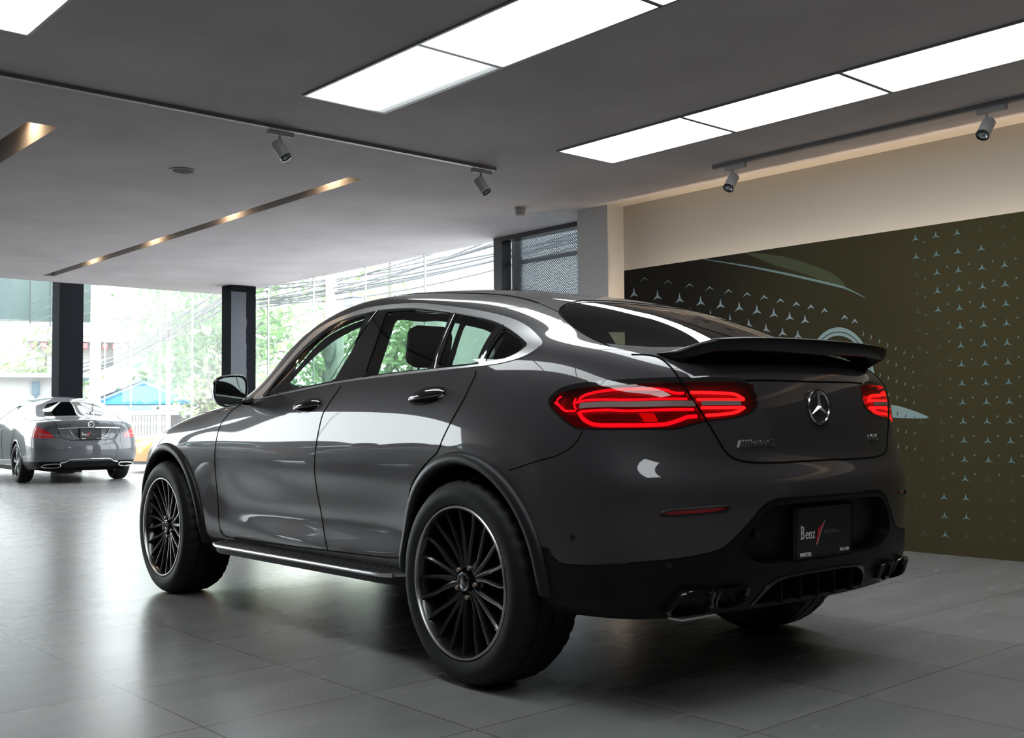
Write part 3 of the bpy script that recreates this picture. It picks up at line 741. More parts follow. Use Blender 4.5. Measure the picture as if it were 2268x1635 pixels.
    for sg in (1,-1):
        TT=[(-.66,.688,1.238),(-.694,.608,1.187),(-.792,.609,1.114),(-.809,.604,1.088),(-.834,.584,1.035),(-.857,.546,.968),(-.872,.514,.912),(-.884,.487,.867),(-.895,.458,.842),(-.908,.405,.829),(-.922,.315,.823),(-.93,.16,.821),(-.93,0,.821)]
        B.line(l,TT,.0036,sg,4)
        B.line(l,[(-.867,.35,1.104),(-.87,.25,1.104),(-.88,.12,1.104),(-.885,0,1.104)],.0035,sg,4)
    l.build('tailgate_gap',M['seam'],root,True)
    l=MB()
    for sg in (1,-1):
        B.line(l,[(1.25,.52,1.545),(.9,.50,1.565),(.6,.49,1.545),(.35,.50,1.505),(.2,.517,1.485),(.09,.528,1.46),(0,.54,1.44)],.006,sg,6,flat=.5)
        B.line(l,[(.09,.52,1.464),(-.05,.55,1.428),(-.158,.572,1.385)],.0018,sg,6)
        B.line(l,[(-.03,0,1.48),(-.03,.2,1.475),(-.04,.35,1.46),(-.08,.47,1.43),(-.158,.572,1.385),(-.26,.622,1.343),(-.36,.656,1.298),(-.46,.68,1.259),(-.55,.69,1.236)],.0028,sg,6)
    l.build('roof_joints',M['seam'],root,True)
    # recessed plate panel and diffuser
    for labn,dx,mat_,nme in (('recess',.045,M['black'],'plate_recess'),('diffuser',.09,M['gblack'],'diffuser_recess')):
        V,N,F=B.mesh(labn,'LR',0); n=len(V); cnt={}
        for f in F:
            for a,b in zip(f,f[1:]+f[:1]): cnt[(a,b)]=1
        V2=V+np.array([dx,0,0]); V2[:,1]*=.965; V2[:,2]=(V2[:,2]-.583)*.95+.583 if labn=='recess' else (V2[:,2]-.38)*.85+.38
        bd=[(a,b) for (a,b) in cnt if (b,a) not in cnt]
        F2=[[i+n for i in f] for f in F]+[[a,b,b+n,a+n] for a,b in bd]
        mobj(nme,list(map(tuple,V))+list(map(tuple,V2)),F2,mat_,skirt,True,40)
    fr=MB(); 
    B.line(fr,[(-.85,-.33,.340),(-.88,-.30,.385),(-.905,-.255,.415),(-.91,-.21,.424)],.007,1,4)
    for sg in (1,-1): B.line(fr,[(-.855,.330,.338),(-.88,.305,.383),(-.903,.262,.414),(-.91,.21,.425),(-.915,.1,.430),(-.916,0,.430)],.008,sg,5,-.001)
    fr.build('diffuser_frame',M['gblack'],skirt,True)
    for y in (-.21,-.10,0,.10,.21): fn=MB(); fn.box((-.895,y-.004,.335),(-.80,y+.004,.425)); fn.build('diffuser_fin',M['black'],skirt)
    rm=MB(); 
    for sg in (1,-1): B.line(rm,[(-.9,0,.477),(-.9,.184,.479),(-.9,.303,.478),(-.9,.353,.484),(-.9,.405,.505),(-.9,.438,.535),(-.9,.439,.560),(-.91,.408,.617),(-.93,.361,.664),(-.94,.329,.680),(-.95,.294,.684),(-.955,.15,.689),(-.96,0,.690)],.005,sg,4,-.001)
    rm.build('recess_rim',M['black'],skirt,True)
    # exhaust tips
    for sg in (1,-1):
        for poly in ([(-.790,.690,.336),(-.810,.690,.374),(-.832,.670,.408),(-.842,.635,.420),(-.862,.545,.412),(-.845,.535,.376),(-.820,.530,.337)],[(-.862,.522,.408),(-.874,.480,.413),(-.885,.405,.414),(-.882,.395,.395),(-.862,.410,.352),(-.829,.506,.343)]):
            P_=[Vector((a,b*sg,c)) for a,b,c in catmull(poly,3,True)]; c=sum(P_,Vector())/len(P_); n=len(P_)
            def ringf(sc,dx): return [Vector((c.x+(p.x-c.x)*sc+dx,c.y+(p.y-c.y)*sc,c.z+(p.z-c.z)*sc)) for p in P_]
            V=[];rs=[ringf(.98,.06),ringf(1.0,-.010),ringf(.99,-.022),ringf(.93,-.026),ringf(.86,-.018),ringf(.80,.05)]
            for r in rs: V+=r
            F=[]
            for i in range(len(rs)-1):
                for k in range(n): F.append((i*n+k,i*n+(k+1)%n,(i+1)*n+(k+1)%n,(i+1)*n+k))
            F.append(tuple((len(rs)-1)*n+k for k in range(n)))
            mobj('exhaust_tip',V,F,M['gblack'],root,True,50)
    l=MB(); l.box((-.86,.525,.325),(-.80,.685,.331)); l.build('tailpipe_lip',M['satin'],root)
    # plate, badges
    make_plate(root,(-.930,.012,.573),tilt=-.05)
    def on(y,z,o=.002):
        return B.snap((-.92,y,z),o,1 if y>=0 else -1)
    e=MB(); c=on(0,1.014,.008); star3(e,c,.060,(0,-1,0),(.08,0,1),(-1,0,.08),.010,.0052,w=.14,seg=40); e.build('star_emblem',M['emblem'],tg,True,25)
    bd=MB()
    y=.437
    for k in range(5):
        wds=.011 if k<4 else .006; sl=.012
        z0,z1=.880,.904
        pts=[(y,z0),(y-wds*.75,z0),(y-wds*.75-sl,z1),(y-sl,z1)]
        V=[on(a,b,.001) for a,b in pts]+[on(a,b,.006) for a,b in pts]
        bd.add(V,[(0,1,2,3),(4,7,6,5),(0,4,5,1),(1,5,6,2),(2,6,7,3),(3,7,4,0)]); y-=wds*1.15
    bd.build('performance_badge',M['emblem'],tg)
    for txt,y0,z0,sz,sx in (('AMG',.370,.880,.034,1.35),('GLC',-.335,.888,.034,.95)):
        p0=on(y0,z0,.0045); p1=on(y0-.1,z0,.0045)
        text_mesh('model_badge',txt,sz,M['emblem'],tg,p0,(p1-p0).normalized(),(0.03,0,1),sx,.003,bold=.0004)
    # parking sensors
    for sg in (1,-1):
        for (a,b,c_,par) in ((-.583,.904,.589,rb),(-.82,.699,.501,skirt)):
            p=B.snap((a,b,c_),.001,sg); nrm=(p-B.snap((a,b,c_),0,sg)).normalized()
            s_=MB(); 
            r_=nrm.cross(Vector((0,0,1))).normalized(); u_=r_.cross(nrm)
            s_.tube([p-nrm*.002,p+nrm*.0005],.010,14); s_.build('parking_sensor',M['clad'],par)
    s_=MB(); s_.tube([(-.90,.345,.578),(-.893,.345,.578)],.014,14); s_.build('towing_cover',M['clad'],skirt)
    # spoiler
    S=[]
    for y in np.linspace(-1,1,41):
        a=abs(y); yy=y*.60
        xb=-.845+.14*a**3                       # foot on the tailgate
        lip=-.935+.05*a**2+.05*a**6+.145*max(0,a-.86)/.14
        ztop=1.257-.010*a**2-.016*a**6-.052*(max(0,a-.86)/.14)**1.2
        zft=1.196-.004*a
        xf=-.72+.03*a
        yo=yy*(1.0)
        s0=B.snap((xf,yy,1.22),.001,1 if y>=0 else -1)
        fh=.058*(1-.25*a); sec=[(s0.x,s0.z+.001),((s0.x+lip)/2-.01,(s0.z+ztop)/2+.002),(lip+.012,ztop-.001),(lip,ztop-.005),(lip+.002,ztop-.014),(lip+.014,ztop-fh*.92),(lip+.022,ztop-fh)]
        if a>.999: sec=[(s0.x-.004,s0.z+.001)]*7
        S.append([(x_,yo,z_) for x_,z_ in sec])
    V=[v for s in S for v in s]; F=[]
    for i in range(41): V[i*7]=V[i*7]
    for i in range(40):
        F.append((i*7+6,i*7,(i+1)*7,(i+1)*7+6))
        for k in range(6): F.append((i*7+k,i*7+k+1,(i+1)*7+k+1,(i+1)*7+k))
    mobj('rear_spoiler',V,F,M['gspoil'],tg,True,60)
    # mirrors
    for sg in (1,-1):
        Cc=Vector((1.86,.985*sg,1.133))
        V=[];F=[];n=24
        # housing: rings along x from rear rim to nose
        prof=[(0,1.0),(.02,1.04),(.05,1.02),(.09,.92),(.125,.70),(.150,.40),(.160,.10)]
        def shape(th,s_):
            c_,sn=math.cos(th),math.sin(th)
            ry=.094*(abs(c_)**.62)*(1 if c_>0 else -1); rz_=.080*(abs(sn)**.62)*(1 if sn>0 else -1)
            return (ry-(.018 if sn<0 else 0)*s_*abs(sn)*(-1 if c_<0 else 1))*s_,(rz_-.10*ry*(1 if sn>0 else .3))*s_
        for dx,s_ in prof:
            for k in range(n):
                a,b=shape(2*PI*k/n,s_); V.append((Cc.x+dx,Cc.y+sg*(a-.25*dx),Cc.z+b))
        for i in range(len(prof)-1):
            for k in range(n): F.append((i*n+k,i*n+(k+1)%n,(i+1)*n+(k+1)%n,(i+1)*n+k))
        F.append(tuple((len(prof)-1)*n+k for k in range(n)))
        mr=mobj('wing_mirror',V,F,M['gblack'],root,True)
        V=[]
        for dx,s_ in ((0,1.0),(-.004,.93),(.006,.86)):
            for k in range(n):
                a,b=shape(2*PI*k/n,s_); V.append((Cc.x+dx,Cc.y+sg*a,Cc.z+b))
        F=[]
        for i in range(2):
            for k in range(n): F.append((i*n+k,i*n+(k+1)%n,(i+1)*n+(k+1)%n,(i+1)*n+k))
        mobj('mirror_rim',V,F,M['gblack'],mr,True)
        V=[]
        for k in range(n): a,b=shape(2*PI*k/n,.87); V.append((Cc.x+.005+.10*(a)*0,Cc.y+sg*a,Cc.z+b))
        mobj('mirror_glass',V,[tuple(range(n))],M['mirror'],mr)
        a=MB(); a.tube([(Cc.x+.05,sg*.83,1.085),(Cc.x+.05,sg*.88,1.075),(Cc.x+.055,sg*.94,1.085),(Cc.x+.05,sg*.97,1.10)],[.03,.022,.022,.03],10,flat=.6); a.build('mirror_arm',M['black'],mr,True)
    # underbody and cabin
    u=MB(); u.box((-.80,-.62,.37),(3.3,.62,.41)); u.box((.46,-.80,.29),(2.40,.80,.36)); u.box((.3,-.45,.25),(3.0,.45,.37)); u.build('underbody',M['dark'],root)
    ex=MB(); ex.tube([(-.70,0,.35),(-.2,.1,.30),(1.8,.1,.26)],.05,10); ex.tube([(0,-.75,.38),(0,.75,.38)],.05,10); ex.tube([(2.873,-.75,.38),(2.873,.75,.38)],.05,10)
    ex.box((-.62,-.42,.31),(-.35,.42,.40)); ex.build('running_gear',M['dark'],root)
    cb=MB(); cb.box((-.62,-.72,.84),(.05,.72,.90)); cb.box((.05,-.80,.45),(2.2,.80,.50)); cb.box((2.0,-.72,.5),(2.3,.72,.80)); cb.build('cabin_floor',M['cabin'],root)
    B.make('headliner','body_shell',M['cabin'],root,off=-.06)
    B.make('door_lining',['pillar','window_trim'],M['cabin'],root,off=-.065)
    B.make('headliner','sunroof',M['cabin'],root,off=-.034)
    dsh=MB(); dsh.box((1.65,-.74,.75),(2.02,.74,1.06),bev=.05); dsh.build('dashboard',M['cabin'],root)
    sw=MB(); sw.tube([(1.52+.05*math.sin(2*PI*k/24),-.37+.18*math.cos(2*PI*k/24),1.0+.18*math.sin(2*PI*k/24)) for k in range(24)],.014,8,closed=True); sw.tube([(1.55,-.37,1.0),(1.75,-.37,.9)],.03,8); sw.build('steering_wheel',M['cabin'],root,True)
    for (sx_,sy,w_) in ((1.10,.37,.25),(1.10,-.37,.25),(.22,.40,.24),(.22,-.40,.24)):
        s_=MB(); 
        s_.box((sx_-.02,sy-w_,.62),(sx_+.46,sy+w_,.78),bev=.05)
        mt=Matrix.Translation((sx_,sy,.72))@Matrix.Rotation(-.22,4,'Y')
        s_.box((-.08,-w_,-.02),(.06,w_,.43 if sx_>1 else .36),bev=.05,mat=mt)
        so=s_.build('seat',M['leather'],root,True,50)
        hz=.64 if sx_>1 else .50
        h_=MB(); V=[];F=[]
        mt=Matrix.Translation((sx_,sy,.72))@Matrix.Rotation(-.16,4,'Y')
        h_.box((-.055,-.115,hz-.125),(.055,.115,hz+.075),bev=.045,mat=mt)
        h_.build('headrest',M['leather'],so,True,60)
        p_=MB(); p_.tube([mt@Vector((0,.05,hz-.26)),mt@Vector((0,.05,hz-.1))],.006,6); p_.tube([mt@Vector((0,-.05,hz-.26)),mt@Vector((0,-.05,hz-.1))],.006,6); p_.build('headrest_posts',M['satin'],so)
    # wheels
    for cx,sp_ in ((0,.12),(2.873,.35)):
        make_wheel(root,.38,.285,.274,'multi','wheel',(cx,.945,.38),1,sp_); make_wheel(root,.38,.285,.274,'multi','wheel',(cx,-.945,.38),-1,sp_)
    B.bm.free()
    return root
M['gspoil']=PM('spoiler_paint',(.008,.008,.009),.25,spec=.3)
# ---------------------------------------------------------------- second car: saloon
SED=[
[(3.55,0,.20),(3.50,.45,.20),(3.34,.70,.20),(3.20,.78,.20),(3.05,.80,.20),(2.84,.81,.20),(2.45,.80,.20),(2.1,.78,.20),(1.6,.78,.20),(1.1,.78,.20),(.6,.78,.20),(.2,.79,.20),(-.1,.80,.21),(-.4,.80,.22),(-.68,.76,.24),(-.84,.66,.25),(-.93,.48,.26),(-.965,.24,.26),(-.97,0,.26)],
[(3.60,0,.33),(3.55,.45,.33),(3.38,.73,.33),(3.24,.82,.33),(3.08,.85,.33),(2.84,.86,.33),(2.45,.86,.33),(2.1,.855,.33),(1.6,.855,.32),(1.1,.855,.32),(.6,.86,.32),(.2,.865,.33),(-.1,.87,.33),(-.4,.865,.34),(-.70,.83,.36),(-.87,.73,.37),(-.975,.53,.38),(-1.02,.27,.38),(-1.03,0,.38)],
[(3.63,0,.47),(3.57,.45,.47),(3.40,.74,.47),(3.25,.84,.47),(3.09,.88,.47),(2.84,.885,.47),(2.45,.88,.47),(2.1,.875,.46),(1.6,.87,.45),(1.1,.87,.45),(.6,.875,.45),(.2,.88,.47),(-.1,.89,.47),(-.4,.885,.48),(-.71,.85,.49),(-.885,.745,.50),(-.995,.53,.50),(-1.04,.27,.50),(-1.055,0,.50)],
[(3.62,0,.60),(3.55,.44,.60),(3.38,.70,.60),(3.22,.82,.60),(3.07,.875,.61),(2.84,.89,.62),(2.45,.885,.61),(2.1,.88,.60),(1.6,.88,.59),(1.1,.88,.59),(.6,.885,.60),(.2,.89,.61),(-.1,.90,.63),(-.4,.895,.63),(-.71,.855,.62),(-.885,.745,.62),(-.99,.53,.62),(-1.035,.27,.62),(-1.05,0,.62)],
[(3.52,0,.72),(3.46,.42,.71),(3.30,.64,.70),(3.16,.77,.70),(3.03,.84,.72),(2.84,.88,.75),(2.45,.885,.75),(2.1,.88,.74),(1.6,.88,.73),(1.1,.88,.74),(.6,.885,.75),(.2,.89,.76),(-.1,.90,.78),(-.4,.89,.77),(-.70,.84,.75),(-.86,.73,.74),(-.955,.52,.735),(-1.0,.27,.73),(-1.01,0,.73)],
[(3.35,0,.79),(3.28,.36,.79),(3.16,.55,.78),(3.06,.68,.78),(2.97,.77,.80),(2.80,.835,.83),(2.45,.86,.85),(2.1,.87,.86),(1.6,.872,.87),(1.1,.875,.875),(.6,.88,.88),(.2,.88,.885),(-.1,.88,.89),(-.4,.865,.885),(-.68,.81,.87),(-.85,.705,.86),(-.955,.50,.86),(-.995,.26,.86),(-1.01,0,.86)],
[(3.1,0,.83),(3.05,.30,.83),(2.97,.46,.825),(2.9,.58,.83),(2.82,.67,.85),(2.68,.75,.875),(2.4,.81,.90),(2.05,.84,.925),(1.6,.845,.94),(1.1,.85,.95),(.6,.85,.96),(.2,.845,.97),(-.1,.84,.98),(-.4,.82,.99),(-.67,.765,.985),(-.85,.66,.985),(-.965,.47,.995),(-1.02,.25,1.005),(-1.035,0,1.01)],
[(2.7,0,.91),(2.67,.26,.91),(2.62,.42,.905),(2.57,.52,.91),(2.50,.60,.915),(2.36,.68,.925),(2.15,.75,.945),(1.9,.79,.99),(1.55,.77,1.08),(1.1,.75,1.13),(.6,.745,1.14),(.2,.74,1.13),(-.1,.74,1.10),(-.38,.735,1.05),(-.60,.69,1.03),(-.75,.59,1.03),(-.84,.42,1.04),(-.88,.22,1.045),(-.89,0,1.05)],
[(2.2,0,.98),(2.19,.22,.98),(2.17,.36,.98),(2.14,.46,.98),(2.10,.54,.985),(2.02,.63,1.00),(1.92,.68,1.03),(1.70,.68,1.11),(1.42,.64,1.23),(1.05,.61,1.30),(.6,.60,1.315),(.2,.61,1.28),(-.08,.63,1.21),(-.30,.645,1.13),(-.45,.61,1.09),(-.54,.52,1.08),(-.60,.37,1.08),(-.63,.19,1.085),(-.64,0,1.09)],
[(1.98,0,1.02),(1.97,.20,1.02),(1.95,.33,1.02),(1.92,.43,1.02),(1.88,.50,1.03),(1.82,.56,1.06),(1.74,.60,1.11),(1.58,.60,1.20),(1.33,.575,1.30),(1.0,.55,1.365),(.6,.54,1.38),(.25,.545,1.345),(.02,.55,1.28),(-.14,.545,1.215),(-.31,.50,1.165),(-.355,.41,1.160),(-.375,.29,1.158),(-.38,.16,1.16),(-.39,0,1.165)],
[(1.6,0,1.22),(1.59,.12,1.22),(1.58,.20,1.22),(1.57,.26,1.22),(1.55,.32,1.225),(1.50,.37,1.24),(1.43,.39,1.27),(1.30,.38,1.33),(1.12,.35,1.385),(.85,.32,1.415),(.55,.31,1.415),(.32,.31,1.385),(.16,.31,1.34),(.01,.32,1.275),(-.04,.29,1.268),(-.07,.22,1.265),(-.07,.15,1.265),(-.08,.08,1.265),(-.09,0,1.265)],
[(1.28,0,1.385),(1.27,0,1.388),(1.26,0,1.39),(1.25,0,1.392),(1.23,0,1.394),(1.20,0,1.398),(1.14,0,1.408),(1.05,0,1.42),(.90,0,1.435),(.75,0,1.442),(.58,0,1.438),(.44,0,1.42),(.34,0,1.40),(.28,0,1.385),(.25,0,1.377),(.23,0,1.372),(.22,0,1.37),(.215,0,1.368),(.21,0,1.366)],
]
def build_saloon(loc,rz,label,kind='saloon',pm='paint2',scale=1):
    tab=SED
    root=thing('saloon_car' if kind=='saloon' else 'hatchback_car',label,'car',loc,rz); root.scale=(scale,)*3
    B=Body(tab,8,6)
    DL=[(1.72,.985),(1.2,.985),(.6,.995),(.1,1.005),(-.12,1.02),(-.20,1.05),(-.12,1.12),(.05,1.21),(.3,1.275),(.6,1.30),(.95,1.29),(1.25,1.22),(1.5,1.11)]
    DI=[(1.62,1.005),(1.2,1.003),(.6,1.013),(.1,1.022),(-.08,1.035),(-.15,1.06),(-.08,1.12),(.07,1.19),(.31,1.255),(.6,1.28),(.93,1.27),(1.22,1.20),(1.45,1.10)]
    f_o=sdf(catmull(DL,3,True)); f_i=sdf(catmull(DI,3,True))
    RG=[(-.2,1.345),(0,1.345),(.25,1.335),(.40,1.30),(.47,1.24),(.535,1.15),(.575,1.105),(.50,1.095),(.3,1.10),(0,1.105),(-.2,1.105)]
    f_r=sdf(RG)
    LM=[(68,.955),(56,.94),(46,.88),(38,.80),(37,.745),(46,.735),(56,.75),(64,.79),(70,.88)]
    f_l=sdf([(a*.014,b) for a,b in LM])
    BT=[(-.3,1.3),(.60,1.3),(.60,1.09),(.55,1.0),(.53,.95),(.50,.86),(.46,.77),(.40,.72),(.30,.70),(0,.695),(-.3,.695)]
    f_t=sdf(BT)
    PR=[(-.3,.885),(0,.885),(.31,.875),(.27,.80),(.22,.75),(.12,.725),(0,.72),(-.3,.72)]
    f_p=sdf(PR)
    pc=lambda A:np.stack([phi(A[:,0],A[:,1])*.014,A[:,2]],1)
    q=lambda A,ix:A[:,ix]
    side=lambda A:(A[:,1]>.4)&(A[:,0]<2.3)&(A[:,0]>-.4)&(A[:,4]<8.15)
    for cx in (0,2.84): B.split(lambda A:np.hypot(A[:,0]-cx,A[:,2]-.335)-.365,lambda A:(abs(A[:,0]-cx)<.6)&(A[:,1]>.5)&(A[:,2]<.9))
    B.split(lambda A:f_o(q(A,[0,2])),side); B.split(lambda A:f_i(q(A,[0,2])),side)
    for xx in (.98,-.02): B.split(lambda A:A[:,0]-(xx+.25*(A[:,2]-1.0)),side)
    B.split(lambda A:f_t(q(A,[1,2])),lambda A:A[:,0]<-.15)
    B.split(lambda A:f_r(q(A,[1,2])),lambda A:A[:,0]<.4); B.split(lambda A:f_l(pc(A)),lambda A:A[:,0]<-.3)
    B.split(lambda A:f_p(q(A,[1,2])),lambda A:A[:,0]<-.6)
    B.split(lambda A:A[:,4]-9.15,lambda A:(A[:,0]>.8)&(A[:,4]>8)); B.split(lambda A:A[:,0]-(1.27-.28*(A[:,1]/.6)**2),lambda A:(A[:,4]>8.6)&(A[:,0]>.8))
    low=lambda A:A[:,2]-np.where(A[:,0]<-.3,.36,.27)
    B.split(low,lambda A:A[:,2]<.7)
    def lab(A):
        x,y,z,u,v=A.T; L=np.full(len(A),'body_shell',dtype=object)
        L[(x<-.36)&(z<.80)]='rear_bumper'
        L[(v>9.15)&(x>1.27-.28*(y/.6)**2)]='windscreen'
        L[low(A)<0]='skirt'
        L[(f_t(q(A,[1,2]))<0)&(x<-.36)]='boot_lid'
        L[(f_r(q(A,[1,2]))<0)&(x<.4)]='rear_window'
        L[(f_p(q(A,[1,2]))<0)&(x<-.6)]='recess'
        L[(f_l(pc(A))<0)&(x<-.3)]='tail_lamp'
        s=side(A); L[(f_o(q(A,[0,2]))<0)&s]='trim'; g=(f_i(q(A,[0,2]))<0)&s; L[g]='glass'
        for xx in (.98,-.02): L[g&(abs(x-(xx+.25*(z-1.0)))<.03)]='pillar'
        for cx in (0,2.84): L[(np.hypot(x-cx,z-.335)<.365)&(y>.5)]='hole'
        return L
    B.label(lab); P=M[pm]
    B.make('body_shell','body_shell',P,root); rb=B.make('rear_bumper','rear_bumper',P,root); bl=B.make('boot_lid','boot_lid',P,root)
    B.make('lower_skirt','skirt',M['black'],root); B.make('windscreen','windscreen',M['glass'],root); B.make('rear_window','rear_window',M['sglass'],root,off=-.002)
    B.make('plate_recess','recess',P,root,off=-.02)
    for s,sg in (('L',1),('R',-1)):
        B.make('window_trim','trim',M['chrome'],root,s,off=.004); B.make('window_pillar','pillar',M['gblack'],root,s); B.make('side_window','glass',M['glass'],root,s,off=-.004)
        l=B.make('tail_lamp','tail_lamp',M['slamp'],root,s,off=.003)
        b=MB(); B.line(b,[(-.80,.74,.795),(-.88,.66,.788),(-.93,.56,.785)],.011,sg,4,.002,flat=.5); b.build('lamp_band',M['lampstrip'],l,True)
        gp=MB(); B.line(gp,[(-.42,.60,1.09),(-.80,.57,1.03),(-.95,.53,.97),(-.99,.50,.86),(-1.0,.46,.77),(-1.02,.30,.705),(-1.03,0,.70)],.004,sg,4)
        B.line(gp,[(1.98,.86,.93),(2.03,.88,.7),(2.0,.88,.35)],.004,sg,4); B.line(gp,[(.98,.85,.98),(1.0,.88,.7),(.96,.87,.33)],.004,sg,4); B.line(gp,[(-.02,.84,1.0),(.16,.88,.78),(.38,.88,.58),(.40,.87,.36)],.004,sg,4)
        gp.build('panel_gaps',M['seam'],root,True)
        # window strip, handles
        for hx in (1.22,.26):
            h=MB(); h.tube([B.snap((hx+.1,.88,.865),.02,sg),B.snap((hx,.88,.872),.035,sg),B.snap((hx-.1,.88,.88),.02,sg)],[.008,.014,.01],8); h.build('door_handle',M['chrome'],root,True)
        ss=MB(); B.line(ss,[(2.35,.86,.27),(1.2,.86,.265),(.42,.86,.275)],.010,sg,4,.0); ss.build('sill_strip',M['chrome'],root,True)
        for cx in (0,2.84):
            w=MB(); w.lathe([(.36,.86),(.375,.80),(.375,.50),(.15,.50)],30,a0=.02,a1=PI-.02,mat=Matrix.Translation((cx,0,.335))@Matrix.Diagonal((1,sg,1,1))); w.build('wheel_well',M['dark'],root)
            ar=MB(); ar.tube([B.snap((cx+.367*math.cos(t),.88,.335+.367*math.sin(t)),.0,sg) for t in np.linspace(-.1,PI+.1,26)],.012,6); ar.build('arch_lip',P,root,True)
            make_wheel(root,.332,.225,.232,'five','wheel',(cx,.89*sg,.332),sg,.31)
        # exhaust finisher
        e=MB(); pts=[(-.90,.72,.275),(-.93,.68,.315),(-1.0,.50,.325),(-1.01,.46,.305),(-1.0,.48,.275),(-.95,.58,.262)]
        e.tube([Vector((a-.01,b*sg,c)) for a,b,c in catmull(pts,4,True)],.009,6,closed=True); ex=e.build('exhaust_finisher',M['chrome'],root,True)
        e=MB(); P_=[(a,b*sg,c) for a,b,c in catmull(pts,4,True)]; e.add(P_,[tuple(range(len(P_)))]); e.build('exhaust_opening',M['dark'],ex)
        m=MB(); 
        mt=Matrix.Translation((1.72,sg*.98,1.03)); bm=bmesh.new(); bmesh.ops.create_uvsphere(bm,u_segments=16,v_segments=10,radius=1); bmesh.ops.scale(bm,vec=(.09,.11,.065),verts=bm.verts); bm.verts.index_update()
        m.add([v.co[:] for v in bm.verts],[[v.index for v in f.verts] for f in bm.faces],0,mt); bm.free(); m.tube([(1.72,sg*.84,.99),(1.72,sg*.94,1.0)],.025,8); m.build('wing_mirror',P,root,True)
    c=MB(); B.line(c,[(-1.0,.46,.325),(-1.01,.38,.345),(-1.03,.31,.385),(-1.04,.15,.39),(-1.05,0,.39),(-1.04,-.15,.39)],.008,1,5,.004); B.line(c,[(-1.0,.46,.325),(-1.01,.38,.345),(-1.03,.31,.385),(-1.04,.15,.39),(-1.05,0,.39)],.008,-1,5,.004); c.build('bumper_chrome',M['chrome'],rb,True)
    c=MB()
    for sg in (1,-1): B.line(c,[(-.99,.50,.885),(-1.02,.28,.895),(-1.03,0,.90)],.012,sg,5,.002,flat=.7)
    c.build('boot_strip',M['chrome'],root,True)
    c=MB()
    for sg in (1,-1): B.line(c,[(-1.0,.32,.88),(-1.0,.285,.81),(-1.01,.22,.745),(-1.02,.12,.722),(-1.02,0,.717)],.006,sg,4,-.004)
    c.build('recess_edge',M['chrome'],root,True)
    make_plate(root,(-1.028,0,.80),tilt=-.05)
    e=MB(); star3(e,(-1.045,0,.955),.046,(0,-1,0),(.05,0,1),(-1,0,.05),.008,.005,seg=28); e.build('star_emblem',M['emblem'],bl)
    text_mesh('model_badge','C350 e',.05,M['chrome'],bl,(-1.038,.42,.925),(-.09,-1,0),(0,0,1),.9,.003)
    u=MB(); u.box((-.85,-.60,.20),(3.3,.60,.30)); u.box((.4,-.78,.19),(2.4,.78,.30)); u.build('underbody',M['dark'],root)
    cb=MB(); cb.box((-.5,-.7,.80),(1.9,.7,.84)); 
    for (a,b) in ((1.0,.36),(1.0,-.36),(.1,.36),(.1,-.36)):
        cb.box((a-.06,b-.22,.6),(a+.05,b+.22,1.10),bev=.04); cb.box((a-.08,b-.11,1.08),(a+.0,b+.11,1.24),bev=.03)
    cb.build('cabin',M['cabin'],root); B.make('headliner','body_shell',M['cabin'],root,off=-.03)
    if kind=='saloon':
        st=MB(); 
        for y in (-.16,-.30):
            st.tube([(-.49,y-.05,1.105),(-.42,y-.05,1.165),(-.42,y+.05,1.165),(-.49,y+.05,1.105)],.005,4,closed=True)
        st.build('window_stickers',M['white'],root)
    B.bm.free(); return root
M['slamp']=PM('saloon_lamp_red',(.45,.012,.02),.12,0,1)
